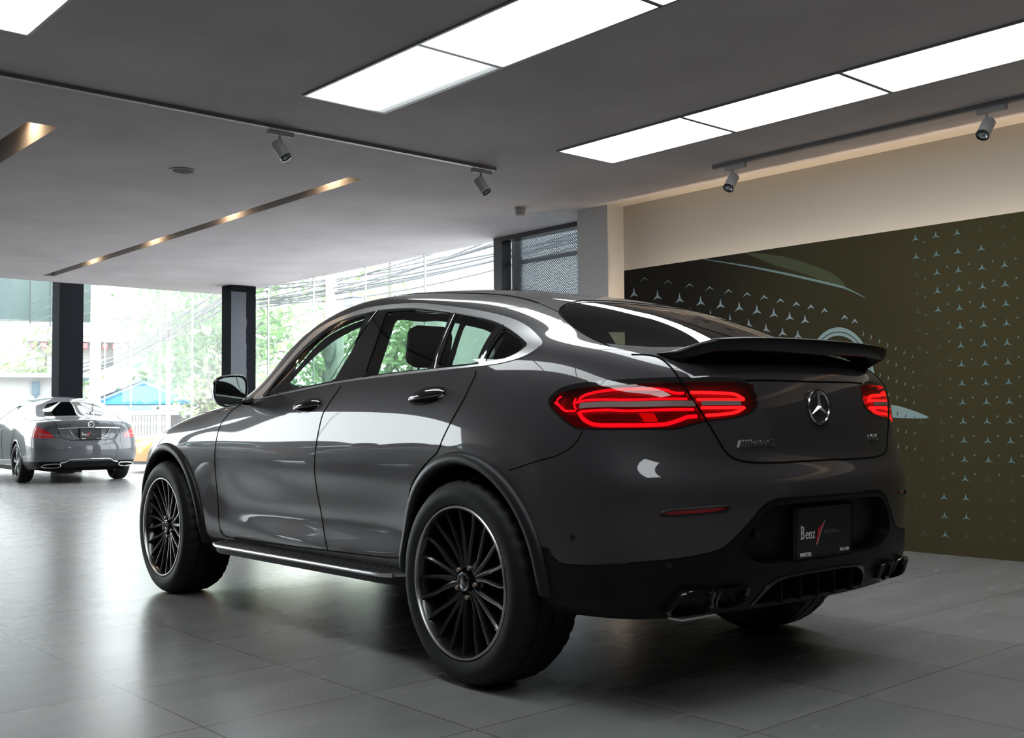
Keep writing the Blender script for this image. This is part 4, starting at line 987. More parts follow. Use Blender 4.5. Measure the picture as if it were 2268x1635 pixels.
# ---------------------------------------------------------------- showroom
def tile_mat():
    m,nt,b=nm('grey_floor_tile'); tc=nt.nodes.new('ShaderNodeTexCoord')
    mp=nt.nodes.new('ShaderNodeMapping'); nt.links.new(tc.outputs['Object'],mp.inputs['Vector']); mp.inputs['Location'].default_value=(-1.44+6.2,-1.86+6.2,0)
    br=nt.nodes.new('ShaderNodeTexBrick'); nt.links.new(mp.outputs[0],br.inputs['Vector'])
    br.offset=0; br.inputs['Scale'].default_value=1; br.inputs['Brick Width'].default_value=.62; br.inputs['Row Height'].default_value=.62; br.inputs['Mortar Size'].default_value=.0028; br.inputs['Mortar Smooth'].default_value=.1
    br.inputs['Color1'].default_value=(.205,.202,.202,1); br.inputs['Color2'].default_value=(.235,.231,.229,1); br.inputs['Mortar'].default_value=(.09,.088,.086,1); br.inputs['Bias'].default_value=0
    mp2=nt.nodes.new('ShaderNodeMapping'); nt.links.new(tc.outputs['Object'],mp2.inputs['Vector']); mp2.inputs['Scale'].default_value=(5,1.1,1)
    n=nt.nodes.new('ShaderNodeTexNoise'); n.inputs['Scale'].default_value=.9; n.inputs['Detail'].default_value=4; n.inputs['Roughness'].default_value=.5; nt.links.new(mp2.outputs[0],n.inputs['Vector'])
    r=nt.nodes.new('ShaderNodeValToRGB'); nt.links.new(n.outputs['Fac'],r.inputs['Fac']); r.color_ramp.interpolation='EASE'; r.color_ramp.elements[0].position=.15; r.color_ramp.elements[0].color=(.88,.88,.88,1); r.color_ramp.elements[1].position=.85; r.color_ramp.elements[1].color=(1.10,1.10,1.10,1)
    mu=nt.nodes.new('ShaderNodeMix'); mu.data_type='RGBA'; mu.blend_type='MULTIPLY'; mu.inputs[0].default_value=1
    nt.links.new(br.outputs['Color'],mu.inputs[6]); nt.links.new(r.outputs['Color'],mu.inputs[7]); nt.links.new(mu.outputs[2],b.inputs['Base Color'])
    rr=nt.nodes.new('ShaderNodeMapRange'); nt.links.new(n.outputs['Fac'],rr.inputs[0]); rr.inputs[1].default_value=.1; rr.inputs[2].default_value=.9; rr.inputs[3].default_value=.25; rr.inputs[4].default_value=.29
    nt.links.new(rr.outputs[0],b.inputs['Roughness'])
    bp=nt.nodes.new('ShaderNodeBump'); bp.inputs['Strength'].default_value=.03; bp.inputs['Distance'].default_value=.002
    ad=nt.nodes.new('ShaderNodeMath'); ad.operation='SUBTRACT'; ad.inputs[0].default_value=1; nt.links.new(br.outputs['Fac'],ad.inputs[1]); nt.links.new(ad.outputs[0],bp.inputs['Height'])
    return m
def perf_mat():
    m=bpy.data.materials.new('perforated_screen'); m.use_nodes=True; nt=m.node_tree; nt.nodes.clear()
    o=nt.nodes.new('ShaderNodeOutputMaterial'); tc=nt.nodes.new('ShaderNodeTexCoord'); sx=nt.nodes.new('ShaderNodeSeparateXYZ'); nt.links.new(tc.outputs['Object'],sx.inputs[0])
    def sn(s,ph=0):
        a=nt.nodes.new('ShaderNodeMath'); a.operation='MULTIPLY_ADD'; nt.links.new(sx.outputs[s],a.inputs[0]); a.inputs[1].default_value=PI/.0145; a.inputs[2].default_value=ph
        b=nt.nodes.new('ShaderNodeMath'); b.operation='SINE'; nt.links.new(a.outputs[0],b.inputs[0]); return b
    p=nt.nodes.new('ShaderNodeMath'); p.operation='MULTIPLY'; nt.links.new(sn('X').outputs[0],p.inputs[0]); nt.links.new(sn('Z').outputs[0],p.inputs[1])
    g=nt.nodes.new('ShaderNodeMath'); g.operation='GREATER_THAN'; nt.links.new(p.outputs[0],g.inputs[0]); g.inputs[1].default_value=.55
    t=nt.nodes.new('ShaderNodeBsdfTransparent'); d=nt.nodes.new('ShaderNodeBsdfPrincipled'); d.inputs['Base Color'].default_value=(.30,.34,.37,1); d.inputs['Roughness'].default_value=.5
    tl=nt.nodes.new('ShaderNodeBsdfTranslucent'); tl.inputs[0].default_value=(.30,.34,.37,1)
    m2=nt.nodes.new('ShaderNodeMixShader'); m2.inputs[0].default_value=.35; nt.links.new(d.outputs[0],m2.inputs[1]); nt.links.new(tl.outputs[0],m2.inputs[2])
    mx=nt.nodes.new('ShaderNodeMixShader'); nt.links.new(g.outputs[0],mx.inputs[0]); nt.links.new(m2.outputs[0],mx.inputs[1]); nt.links.new(t.outputs[0],mx.inputs[2]); nt.links.new(mx.outputs[0],o.inputs[0])
    return m
def panel_mat(name,grad=False):
    m=emit(name,(.93,.99,1.0),PANEL)
    if grad:
        nt=m.node_tree; e=[n for n in nt.nodes if n.type=='EMISSION'][0]
        tc=nt.nodes.new('ShaderNodeTexCoord'); s=nt.nodes.new('ShaderNodeSeparateXYZ'); nt.links.new(tc.outputs['Generated'],s.inputs[0])
        r=nt.nodes.new('ShaderNodeMapRange'); nt.links.new(s.outputs['Y'],r.inputs[0]); r.inputs[1].default_value=0; r.inputs[2].default_value=.45; r.inputs[3].default_value=.62; r.inputs[4].default_value=PANEL
        r.interpolation_type='SMOOTHERSTEP'; nt.links.new(r.outputs[0],e.inputs[1])
    return m
def mural_print():
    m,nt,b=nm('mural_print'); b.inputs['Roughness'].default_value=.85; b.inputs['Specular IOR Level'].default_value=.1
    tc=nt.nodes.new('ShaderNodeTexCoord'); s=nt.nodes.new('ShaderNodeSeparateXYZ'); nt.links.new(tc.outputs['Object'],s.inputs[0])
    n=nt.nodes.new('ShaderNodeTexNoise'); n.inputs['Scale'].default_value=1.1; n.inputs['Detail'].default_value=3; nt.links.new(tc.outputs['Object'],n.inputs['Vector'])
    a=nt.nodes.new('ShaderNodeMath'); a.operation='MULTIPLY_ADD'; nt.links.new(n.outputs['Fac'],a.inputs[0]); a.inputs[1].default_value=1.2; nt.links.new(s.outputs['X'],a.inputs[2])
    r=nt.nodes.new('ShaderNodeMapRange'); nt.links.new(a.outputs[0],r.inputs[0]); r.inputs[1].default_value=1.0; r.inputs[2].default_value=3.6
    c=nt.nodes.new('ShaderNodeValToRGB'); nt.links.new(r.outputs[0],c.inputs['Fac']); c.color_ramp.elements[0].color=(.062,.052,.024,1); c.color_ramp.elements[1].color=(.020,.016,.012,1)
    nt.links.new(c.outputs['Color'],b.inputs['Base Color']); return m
H=3.0; PANEL=7.0
M.update(
 tile=tile_mat(), ceil=PM('ceiling_grey_paint',(.70,.655,.67),.85,spec=.2,var=(1.3,.09)),
 ceilw=PM('ceiling_cove_lit_tone',(.72,.67,.60),.9,spec=.1), wall=PM('wall_beige_paint',(.66,.63,.58),.9,spec=.15),  # ceilw: wash of the cove light put into the strip's colour
 pil=PM('pilaster_paint',(.62,.61,.61),.9,spec=.15), slot=PM('slot_paint',(.45,.42,.40),.8,spec=.2),
 col=PM('column_dark_paint',(.009,.0095,.012),.85,spec=.05,bump=(30,.1)), colp=PM('column_patch_dark',(.024,.026,.033),.8), colq=PM('column_patch_light',(.075,.078,.095),.8),
 frame=PM('black_window_frame',(.008,.008,.010),.35), joint=PM('glass_joint',(.75,.80,.80),.3),
 facade=glass('facade_glass',(.93,.96,.955),1,0,veil=.075,veilc=(.88,.93,.93),ior=1.16),
 screen=perf_mat(), rail=PM('track_rail_grey',(.26,.26,.27),.4,.5), spot=PM('spot_body_grey',(.40,.40,.41),.5), lensg=PM('spot_lens',(.5,.55,.6),.1,.6,1),
 dwall=PM('rear_wall_dark',(.22,.20,.18),.8), mural0=PM('mural_olive',(.050,.042,.020),.85,spec=.1,var=(2.0,.15)), mural1=PM('mural_brown',(.022,.018,.013),.85,spec=.1),
 mstar=PM('mural_star_blue',(.16,.27,.28),.85,spec=.1), mstar2=PM('mural_star_grey',(.30,.36,.38),.85,spec=.1), mdim=PM('mural_star_dim',(.085,.095,.06),.85,spec=.1), mchrome=PM('mural_chrome_print',(.28,.37,.36),.85,spec=.1), molive=PM('mural_swoosh',(.075,.082,.045),.85,spec=.1), mline=PM('mural_line',(.20,.28,.27),.85,spec=.1), mdark=PM('mural_shadow_print',(.030,.030,.020),.85,spec=.1),
 cove=emit('cove_light',(1,.78,.56),COVE), warm=emit('downlight_warm',(1,.72,.45),420), panel=None,
)
M['panel']=panel_mat('ceiling_panel_light'); M['panelg']=panel_mat('ceiling_panel_light_fading',True)
def struct(mb,name,m,**k): return tag(mb.build(name,m,None,**k),kind='structure')
def build_room():
    f=MB(); f.box((-9,-4.45,-.12),(19.5,11.7,0)); struct(f,'floor',M['tile'])
    # ceiling slab with two light slots cut through it
    c=MB(); z0,z1=H,H+.3
    S1=(4.42,12.1,-1.545,-1.40); S2=(4.385,12.1,.948,1.155)
    x0,x1=-9,12.6
    def strip(ya,yb,xs):
        for a,b in xs: c.box((a,ya,z0),(b,yb,z1))
    strip(-3.924,S1[2],[(x0,x1)]); strip(S1[2],S1[3],[(x0,S1[0]),(S1[1],x1)]); strip(S1[3],S2[2],[(x0,x1)])
    strip(S2[2],S2[3],[(x0,S2[0]),(S2[1],x1)]); strip(S2[3],11.6,[(x0,x1)]); c.box((3.87,-4.45,z0),(x1,-3.924,z1))
    struct(c,'ceiling',M['ceil'])
    c=MB(); c.box((x0,-4.15,z0+.012),(3.87,-3.924,z1)); struct(c,'trim_1',M['ceilw'])
    s=MB()
    for (a,b,c0,d) in (S1,S2):
        s.box((a-.0,c0-.0,z1-.02),(b,d,z1+.03)); 
        s.box((a,c0-.002,z0+.001),(b,c0+.002,z1)); s.box((a,d-.002,z0+.001),(b,d+.002,z1)); s.box((a-.002,c0,z0+.001),(a+.003,d,z1)); s.box((b-.003,c0,z0+.001),(b+.002,d,z1))
    struct(s,'trim_2',M['slot'])
    n=0
    for (a,b,c0,d) in (S1,S2):
        for k in range(4):
            x=4.88+k*1.9; n+=1
            base=Vector((x,(c0+d)/2,z1-.02))
            l=MB(); l.lathe([(.0,0),(.045,0),(.05,-.02),(.05,-.055),(.042,-.055),(.038,-.03),(0,-.03)],20,axis='z')
            o=l.build('slot_downlight',M['slot'],None,True); o.location=base
            where='far right ceiling slot' if c0<0 else 'near left ceiling slot'
            dist=('nearest the camera','second from the camera','third from the camera','farthest from the camera')[k]
            tag(o,'small warm downlight in the %s, %s'%(where,dist),'downlight','warm downlights in the ceiling slots')
            b_=MB(); b_.lathe([(0,-.034),(.036,-.034)],16,axis='z'); b_.build('bulb',M['warm'],o)
    w=MB(); w.box((-9,-4.30,0),(3.87,-4.146,z1)); struct(w,'wall_right',M['wall'])
    w=MB(); w.box((3.87,-4.45,0),(4.275,-3.924,H)); struct(w,'wall_pilaster',M['pil'])
    w=MB(); w.box((-9.15,-4.30,0),(-9,11.7,z1)); struct(w,'wall_back',M['dwall'])
    w=MB(); w.box((-9,11.6,0),(19.5,11.72,4.6)); struct(w,'wall_left',M['dwall'])
    # high entrance hall beyond the dropped ceiling
    w=MB(); w.box((12.6,-4.45,H),(12.7,11.6,4.6)); w.box((12.6,-4.45,4.6),(19.6,11.7,4.75)); struct(w,'ceiling_hall',M['ceil'])
    # glass facade: right side, far end and left side
    k=0
    edges=[6.07+1.3*i for i in range(-0,11)]; edges[0]=5.98; edges.append(19.4)
    def pane(a,b,axis,c,zt,idx,jm=True):
        p=MB()
        if axis=='x': V=[(a+.006,c,0),(b-.006,c,0),(b-.006,c,zt),(a+.006,c,zt)]
        else: V=[(c,a+.006,0),(c,b-.006,0),(c,b-.006,zt),(c,a+.006,zt)]
        p.add(V,[(0,1,2,3)]); o=p.build('window_%d'%idx,M['facade']); o['kind']='structure'
        j=MB()
        if axis=='x': j.box((b-.007,c-.012,0),(b+.007,c+.012,zt))
        else: j.box((c-.012,b-.007,0),(c+.012,b+.007,zt))
        j.build('window_joint',M['joint'],o)
    for i in range(len(edges)-1):
        k+=1; zt=H if edges[i+1]<=12.7 else 4.6
        pane(edges[i],edges[i+1],'x',-4.38,zt,k)
    for i in range(8):
        k+=1; pane(-4.38+1.9975*i,-4.38+1.9975*(i+1),'y',19.4,4.6,k)
    # black framed window with perforated screen beside the pilaster
    f=MB(); f.box((5.84,-4.44,0),(5.98,-4.30,H)); f.box((4.275,-4.44,H-.05),(5.84,-4.30,H)); f.box((4.275,-4.44,0),(5.84,-4.30,.08)); fr=f.build('window_50',M['frame']); fr['kind']='structure'
    g=MB(); g.add([(4.275,-4.36,.08),(5.84,-4.36,.08),(5.84,-4.36,H-.05),(4.275,-4.36,H-.05)],[(0,1,2,3)]); g.build('window_pane',M['cleanglass'],fr)
    s=MB(); s.box((4.1,-4.50,.05),(5.90,-4.497,H+.25)); s.build('perforated_screen',M['screen'],fr)
    b=MB(); b.box((4.1,-4.53,2.70),(5.80,-4.505,2.75)); b.box((5.74,-4.53,0),(5.90,-4.505,H+.25)); b.box((4.1,-4.53,1.3),(5.80,-4.505,1.35)); b.build('screen_bars',M['screenbar'],fr)
    # columns
    def column(x0_,y0_,w_,d,h,label,patch):
        c=MB(); c.box((x0_,y0_,0),(x0_+d,y0_+w_,h)); 
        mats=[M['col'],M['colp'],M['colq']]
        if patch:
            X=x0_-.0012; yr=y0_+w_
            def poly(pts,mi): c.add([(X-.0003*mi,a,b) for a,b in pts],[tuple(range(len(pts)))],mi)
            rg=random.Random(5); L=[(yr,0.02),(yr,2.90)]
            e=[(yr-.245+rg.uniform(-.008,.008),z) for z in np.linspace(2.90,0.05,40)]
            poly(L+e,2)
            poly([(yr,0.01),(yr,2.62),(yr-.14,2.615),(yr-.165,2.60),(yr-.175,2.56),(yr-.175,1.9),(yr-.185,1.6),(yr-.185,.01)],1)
        o=c.build('column',None,None,mats=mats); tag(o,label,'column',None,'structure')
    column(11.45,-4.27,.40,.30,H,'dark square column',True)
    column(18.75,-4.31,.47,.42,4.6,'dark square column',False)
    for x in (7.5,12.2): column(x,11.0,.4,.4,H if x<12.5 else 4.6,'dark column',False)
    for y in (3.4,7.4): column(18.75,y,.4,.42,4.6,'dark column',False)
    # low black upstand and white lintel at far end
    # track lighting
    rl=MB(); rl.box((3.395,-2.14,H-.024),(3.43,6.5,H)); r1=rl.build('track_rail',M['rail']); tag(r1,'long thin grey track rail crossing the ceiling on the left','track rail')
    rl=MB(); rl.box((-6,-3.465,H-.032),(2.24,-3.43,H)); r2=rl.build('track_rail',M['rail']); tag(r2,'long thin grey track rail running above the dark wall mural','track rail')
    def spot(x,y,alongx,aim,label):
        t=thing('track_spotlight',label,'spotlight',(x,y,H-.032),0,'ceiling track spotlights')
        a=MB(); 
        if alongx: a.box((-.13,-.02,-.034),(.06,.02,0),bev=.003)
        else: a.box((-.02,-.10,-.034),(.02,.09,0),bev=.003)
        a.build('adapter',M['spot'],t)
        s=MB(); s.tube([(0,0,-.03),(0,0,-.085)],.010,8); s.build('stem',M['spot'],t,True)
        d=Vector(aim).normalized(); p=Vector((0,0,-.12))-d*.05
        h=MB(); q=d.to_track_quat('Z','Y').to_matrix().to_4x4(); mt=Matrix.Translation(p)@q
        h.lathe([(0,0),(.038,0),(.042,.005),(.042,.135),(.036,.135),(.034,.118)],28,axis='z',mat=mt); h.build('lamp_head',M['spot'],t,True)
        h=MB(); h.lathe([(.043,.128),(.043,.138),(.034,.139),(.032,.12)],28,axis='z',mat=mt); h.build('bezel',M['gblack'],t,True)
        h=MB(); h.lathe([(0,.113),(.018,.116),(.033,.128)],20,axis='z',mat=mt); h.build('lamp_lens',M['lensg'],t,True)
    spot(3.412,-.20,False,(-.55,-.38,-1),'white cylinder spotlight midway along the left track rail, left of the other')
    spot(3.412,-1.99,False,(-.55,-.38,-1),'white cylinder spotlight at the right end of the left track rail')
    spot(2.06,-3.447,True,(.0,.75,-1),'white cylinder spotlight at the left end of the rail above the mural')
    spot(.03,-3.447,True,(.1,.80,-1),'white cylinder spotlight further right along the rail above the mural')
    # luminous ceiling panels
    def lp(xa,xb,ya,yb,label,mat_='panel'):
        t=thing('ceiling_panel_light',label,'ceiling light',((xa+xb)/2,(ya+yb)/2,H),0,'luminous ceiling panels')
        cx,cy=(xa+xb)/2,(ya+yb)/2
        f=MB(); w=.016
        for a,b in (((xa-w,ya-w),(xb+w,ya)),((xa-w,yb),(xb+w,yb+w)),((xa-w,ya),(xa,yb)),((xb,ya),(xb+w,yb))): f.box((a[0]-cx,a[1]-cy,-.012),(b[0]-cx,b[1]-cy,0))
        f.build('light_frame',M['rail'],t)
        d=MB(); d.box((xa-cx,ya-cy,-.008),(xb-cx,yb-cy,-.001)); d.build('diffuser',M[mat_],t)
    rows=[(-2.72,-2.14,'row nearest the mural'),(-.545,.035,'middle row'),(1.68,2.27,'row at the top left')]
    ordn=['farthest','second farthest','third','fourth','fifth','sixth','seventh']
    for (ya,yb,nmz) in rows:
        for i in range(6 if ya>1 else 4):
            xb=2.665-1.195*i; xa=xb-1.165
            if ya>3 and i not in (1,): continue
            lp(xa,xb,ya,yb,'white glowing ceiling panel, %s from the glass, %s'%(ordn[i],nmz),'panelg' if (ya<0 and ya>-1 and i==0) else 'panel')
    # detector and speaker
    d=MB(); d.lathe([(0,-.075),(.042,-.075),(.050,-.062),(.054,-.03),(.056,0)],24,axis='z'); d=d.build('smoke_detector',M['spot'],None,True); d.location=(4.49,-3.37,H); tag(d,'small round smoke detector on the ceiling above the far glass','smoke detector')
    t=thing('ceiling_speaker','round flush ceiling speaker between the light slot and the rail','speaker',(5.05,-.24,H))
    d=MB(); d.lathe([(.085,-.006),(.105,-.009),(.112,-.002),(.112,0)],32,axis='z'); d.build('speaker_ring',M['spot'],t,True)
    d=MB(); d.lathe([(0,-.006),(.086,-.006)],28,axis='z'); d.build('speaker_grille',M['colq'],t)
    # cove strips hidden behind the mural
    d=MB(); d.box((-5.5,-4.075,1.99),(3.55,-4.05,2.01)); d=d.build('cove_strip_light',M['cove']); tag(d,'warm strip light behind the top edge of the mural washing the wall','strip light')
    d=MB(); d.box((3.56,-4.075,1.1),(3.575,-4.05,1.95)); d=d.build('cove_strip_light',M['cove']); tag(d,'warm upright strip light behind the left edge of the mural','strip light')
    build_mural()
def build_mural():
    M['mural0']=mural_print()
    mats=[M['mural0'],M['mural1'],M['mstar'],M['mstar2'],M['mdim'],M['mchrome'],M['molive'],M['mline'],M['mdark']]
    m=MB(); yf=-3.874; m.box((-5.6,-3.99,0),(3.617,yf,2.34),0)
    Z=[0]
    def P(pts,mi,lay=1): m.add([(a,yf+.0006*lay,b) for a,b in pts],[tuple(range(len(pts)))],mi)
    def star(x,z,r,mi,w=.13,sx=1,lay=2):
        c=(x,z)
        for k in range(3):
            a=PI/2+k*2*PI/3; tip=(x-sx*r*math.cos(a),z+r*math.sin(a)); l=(x-sx*r*w*1.6*math.cos(a+PI/3),z+r*w*1.6*math.sin(a+PI/3)); q=(x-sx*r*w*1.6*math.cos(a-PI/3),z+r*w*1.6*math.sin(a-PI/3))
            P([c,l,tip,q],mi,lay)
    cols=[(.765,[(0,2),(1,2)],4),(.612,None,2),(.455,None,2),(.288,None,2),(.133,None,2),(-.03,None,4),(-.20,None,2),(-.36,None,2),(-.52,None,2),(-.68,None,2),(-.84,None,2),(-1.0,None,4),(-1.16,None,4)]
    rg=random.Random(2)
    for ci,(x,_,dm) in enumerate(cols):
        for r in range(17):
            z=2.258-.1325*r
            if ci==0: mi=2 if r<2 else 4; 
            elif ci==1: mi=2 if r<5 or r in(14,15,16) else 4
            elif ci==2: mi=2 if r<16 else 4
            elif ci==3: mi=2 if 1<=r<13 else 4
            elif ci==4: mi=2 if 2<=r<13 else 4
            else: mi=dm if r<13 else 4
            if ci==0 and r>6 and r%2: continue
            star(x-.0006*r,z,.034 if mi==2 else .030,mi)
            if ci>0: star(x-.078,z+.035,.012,2 if 1<r<14 else 4,.2)
    # second family of little stars
    for r in range(15): star(.70,2.225-.1325*r,.010,4 if r>6 else 2,.2)
    # large stars of the grille and the cut-off row above
    for i,(x,z) in enumerate([(3.502,2.115),(3.219,2.065),(2.966,2.015),(2.734,1.97),(2.523,1.928),(2.33,1.888),(2.155,1.848),(1.992,1.808),(1.843,1.772),(1.702,1.735)]): star(x,z,.062-.0016*i,3,.15)
    for i,(x,z) in enumerate([(2.85,1.88),(2.63,1.84),(2.428,1.79),(2.238,1.74),(2.07,1.69),(1.912,1.65),(1.771,1.62)]): star(x,z,.058-.002*i,3,.15)
    for i in range(9): star(2.9-.19*i,1.60-.045*i,.05-.002*i,4,.15)
    for i,(x,z) in enumerate([(3.371,2.238),(3.099,2.186),(2.853,2.132),(2.635,2.085),(2.438,2.042),(2.25,1.998),(2.081,1.958),(1.927,1.919),(1.779,1.878),(1.647,1.844),(1.526,1.806),(1.353,1.741),(1.268,1.704)]):
        s=.05-.0022*i; t=.004+.0012*min(i,8)
        P([(x+s,z-.02),(x,z+.012),(x-s,z-.02),(x-s,z-.02-t*.4),(x,z+.012-t*1.6),(x+s,z-.02-t*.4)],3,2)
    # light line and olive sweep
    L=catmull([(2.707,2.34),(2.249,2.227),(1.825,2.108),(1.43,1.986),(1.318,1.944),(1.172,1.863)],5)
    w=[.010*math.sin(PI*(i+1.5)/(len(L)+2)) for i in range(len(L))]
    P([(a,b+q) for (a,b),q in zip(L,w)]+[(a,b-q) for (a,b),q in zip(L[::-1],w[::-1])],7,3)
    P(catmull([(2.247,2.337),(1.904,2.268),(1.661,2.178),(1.428,2.066),(1.336,1.954),(1.507,2.022),(1.763,2.128),(1.948,2.193),(2.12,2.271)],4,True),6,2)
    # chrome ring and its star, shiny blade below
    cx,cz,rx,rz_=1.42,1.20,.31,.46
    def ring(r0,r1,mi,lay):
        n=60
        for k in range(n):
            a,b=2*PI*k/n,2*PI*(k+1)/n
            P([(cx+rx*r0*math.cos(a),cz+rz_*r0*math.sin(a)),(cx+rx*r1*math.cos(a),cz+rz_*r1*math.sin(a)),(cx+rx*r1*math.cos(b),cz+rz_*r1*math.sin(b)),(cx+rx*r0*math.cos(b),cz+rz_*r0*math.sin(b))],mi,lay)
    ring(.86,1.0,5,3); ring(.915,.93,8,4); ring(.955,.965,3,4)
    star(cx,cz,.36,5,.10,.75,3)
    P(catmull([(1.10,1.07),(1.032,1.065),(.893,1.039),(.70,.965),(.861,.960),(1.008,.968),(1.09,.985)],4,True),5,2)
    # rows of small slanted strokes
    for row in range(11):
        for k in range(7):
            x=1.20-.065*k-.012*row*0; z=1.60-.135*row-.032*k*(1-row/8)
            if x>1.0 and row>1 and k<1: continue
            h=.022-.0016*k; P([(x,z+h),(x-.007,z),(x+.002,z-h),(x+.009,z-h*.9),(x+.001,z)],7 if row<7 else 4,2)
    for row in range(9):
        for k in range(8): P([(3.3-.22*k,1.3-.1*row),(3.27-.22*k,1.33-.1*row),(3.24-.22*k,1.3-.1*row),(3.27-.22*k,1.31-.1*row)],4,2)
    o=m.build('wall_mural',None,None,mats=mats); tag(o,'dark olive wall mural with rows of pale three-pointed stars behind the coupe','mural')
    e=MB(); e.box((3.617,-3.99,0),(3.622,-3.874,2.34)); e.build('mural_edge',M['gblack'],o)
# ---------------------------------------------------------------- street outside
M.update(hedge=PM('hedge_leaf',(.03,.07,.02),.7,spec=.2,var=(4,.5)),
 leaf=PM('leaf_green',(.20,.38,.14),.6,spec=.2,var=(3,.5)), leaf2=PM('leaf_pale',(.40,.52,.26),.6,spec=.2,var=(3,.4)), bark=PM('bark',(.16,.14,.12),.9),
 asphalt=PM('street_concrete',(.34,.34,.34),.9,spec=.1), bwhite=PM('white_render',(.40,.40,.395),.9,spec=.1), bpink=PM('pink_wall',(.36,.28,.29),.9), rtile=PM('awning_red',(.50,.12,.12),.8),
 tblue=PM('tent_blue',(.005,.34,.70),.6), tpale=PM('tent_pale_blue',(.22,.50,.68),.6), concrete=PM('pole_concrete',(.52,.50,.47),.9), cable=PM('cable_black',(.10,.11,.12),.7),
 teal=PM('teal_glass_cladding',(.012,.045,.048),.45,0,0,spec=.25), tealj=PM('cladding_joint',(.01,.03,.03),.5), redmark=PM('red_sign',(.6,.06,.08),.5), bglass=PM('far_window_glass',(.20,.28,.30),.15,0,1), white2=PM('white_metal',(.55,.55,.55),.5), boxgrey=PM('pole_box_grey',(.35,.38,.42),.6), bluebox=PM('blue_meter',(.04,.10,.15),.6))
def tree(x,y,h,cz,r,nl,label,mat_='leaf',seed=1,ls=.16,group=None):
    rg=random.Random(seed); t=thing('tree',label,'tree',(x,y,0),0,group)
    tr=MB(); tr.tube([(0,0,0),(.05,.02,cz*.4),(.0,.1,cz*.8),(.1,.0,h*.8)],[.16,.13,.09,.03],8)
    ends=[]
    for k in range(9):
        a=rg.uniform(0,2*PI); z=cz*rg.uniform(.45,.95); L=r*rg.uniform(.7,1.0)
        p=[(0,.05,z),(L*.4*math.cos(a),L*.4*math.sin(a),z+.3*r*rg.random()),(L*math.cos(a),L*math.sin(a),z+r*rg.uniform(.2,.7))]
        tr.tube(p,[.07,.045,.015],6); ends.append(p[2]); ends.append(p[1])
        b=a+rg.uniform(-1,1); q=(p[1][0]+L*.5*math.cos(b),p[1][1]+L*.5*math.sin(b),p[1][2]+rg.uniform(-.2,.6)); tr.tube([p[1],q],[.03,.01],5); ends.append(q)
    tr.build('trunk',M['bark'],t,True)
    lf=MB(); ends+= [(0,0,h*.85)]
    V=[];F=[]
    for k in range(nl):
        e=ends[k%len(ends)]; s=r*.36
        c=Vector((rg.gauss(e[0],s),rg.gauss(e[1],s),rg.gauss(e[2]+.1,s*.8)))
        n=Vector((rg.gauss(0,1),rg.gauss(0,1),rg.gauss(.5,1))).normalized(); u=n.orthogonal().normalized(); u.rotate(Matrix.Rotation(rg.uniform(0,6.3),3,n)); w=n.cross(u); a=ls*rg.uniform(.6,1.3)
        i=len(V); V+=[c-u*a,c+w*a*.42+n*a*.1,c+u*a,c-w*a*.42+n*a*.1]; F.append((i,i+1,i+2,i+3))
    mobj('foliage',V,F,M[mat_],t)
    return t
def facade_box(name,label,x,y,rz,w,d,h,mat_,wins=(),roof=None,cat='building'):
    t=thing(name,label,cat,(x,y,0),rz)
    b=MB(); b.box((0,-w/2,0),(d,w/2,h)); b.build('walls',M[mat_],t)
    if roof: b=MB(); b.box((-roof[1],-w/2-roof[1],h),(d,w/2+roof[1],h+roof[2])); b.build('roof',M[roof[0]],t)
    for (yy,zz,ww,hh) in wins:
        b=MB(); b.box((-.02,yy-ww/2,zz),(.02,yy+ww/2,zz+hh)); o=b.build('window',M['bglass'],t)
    return t
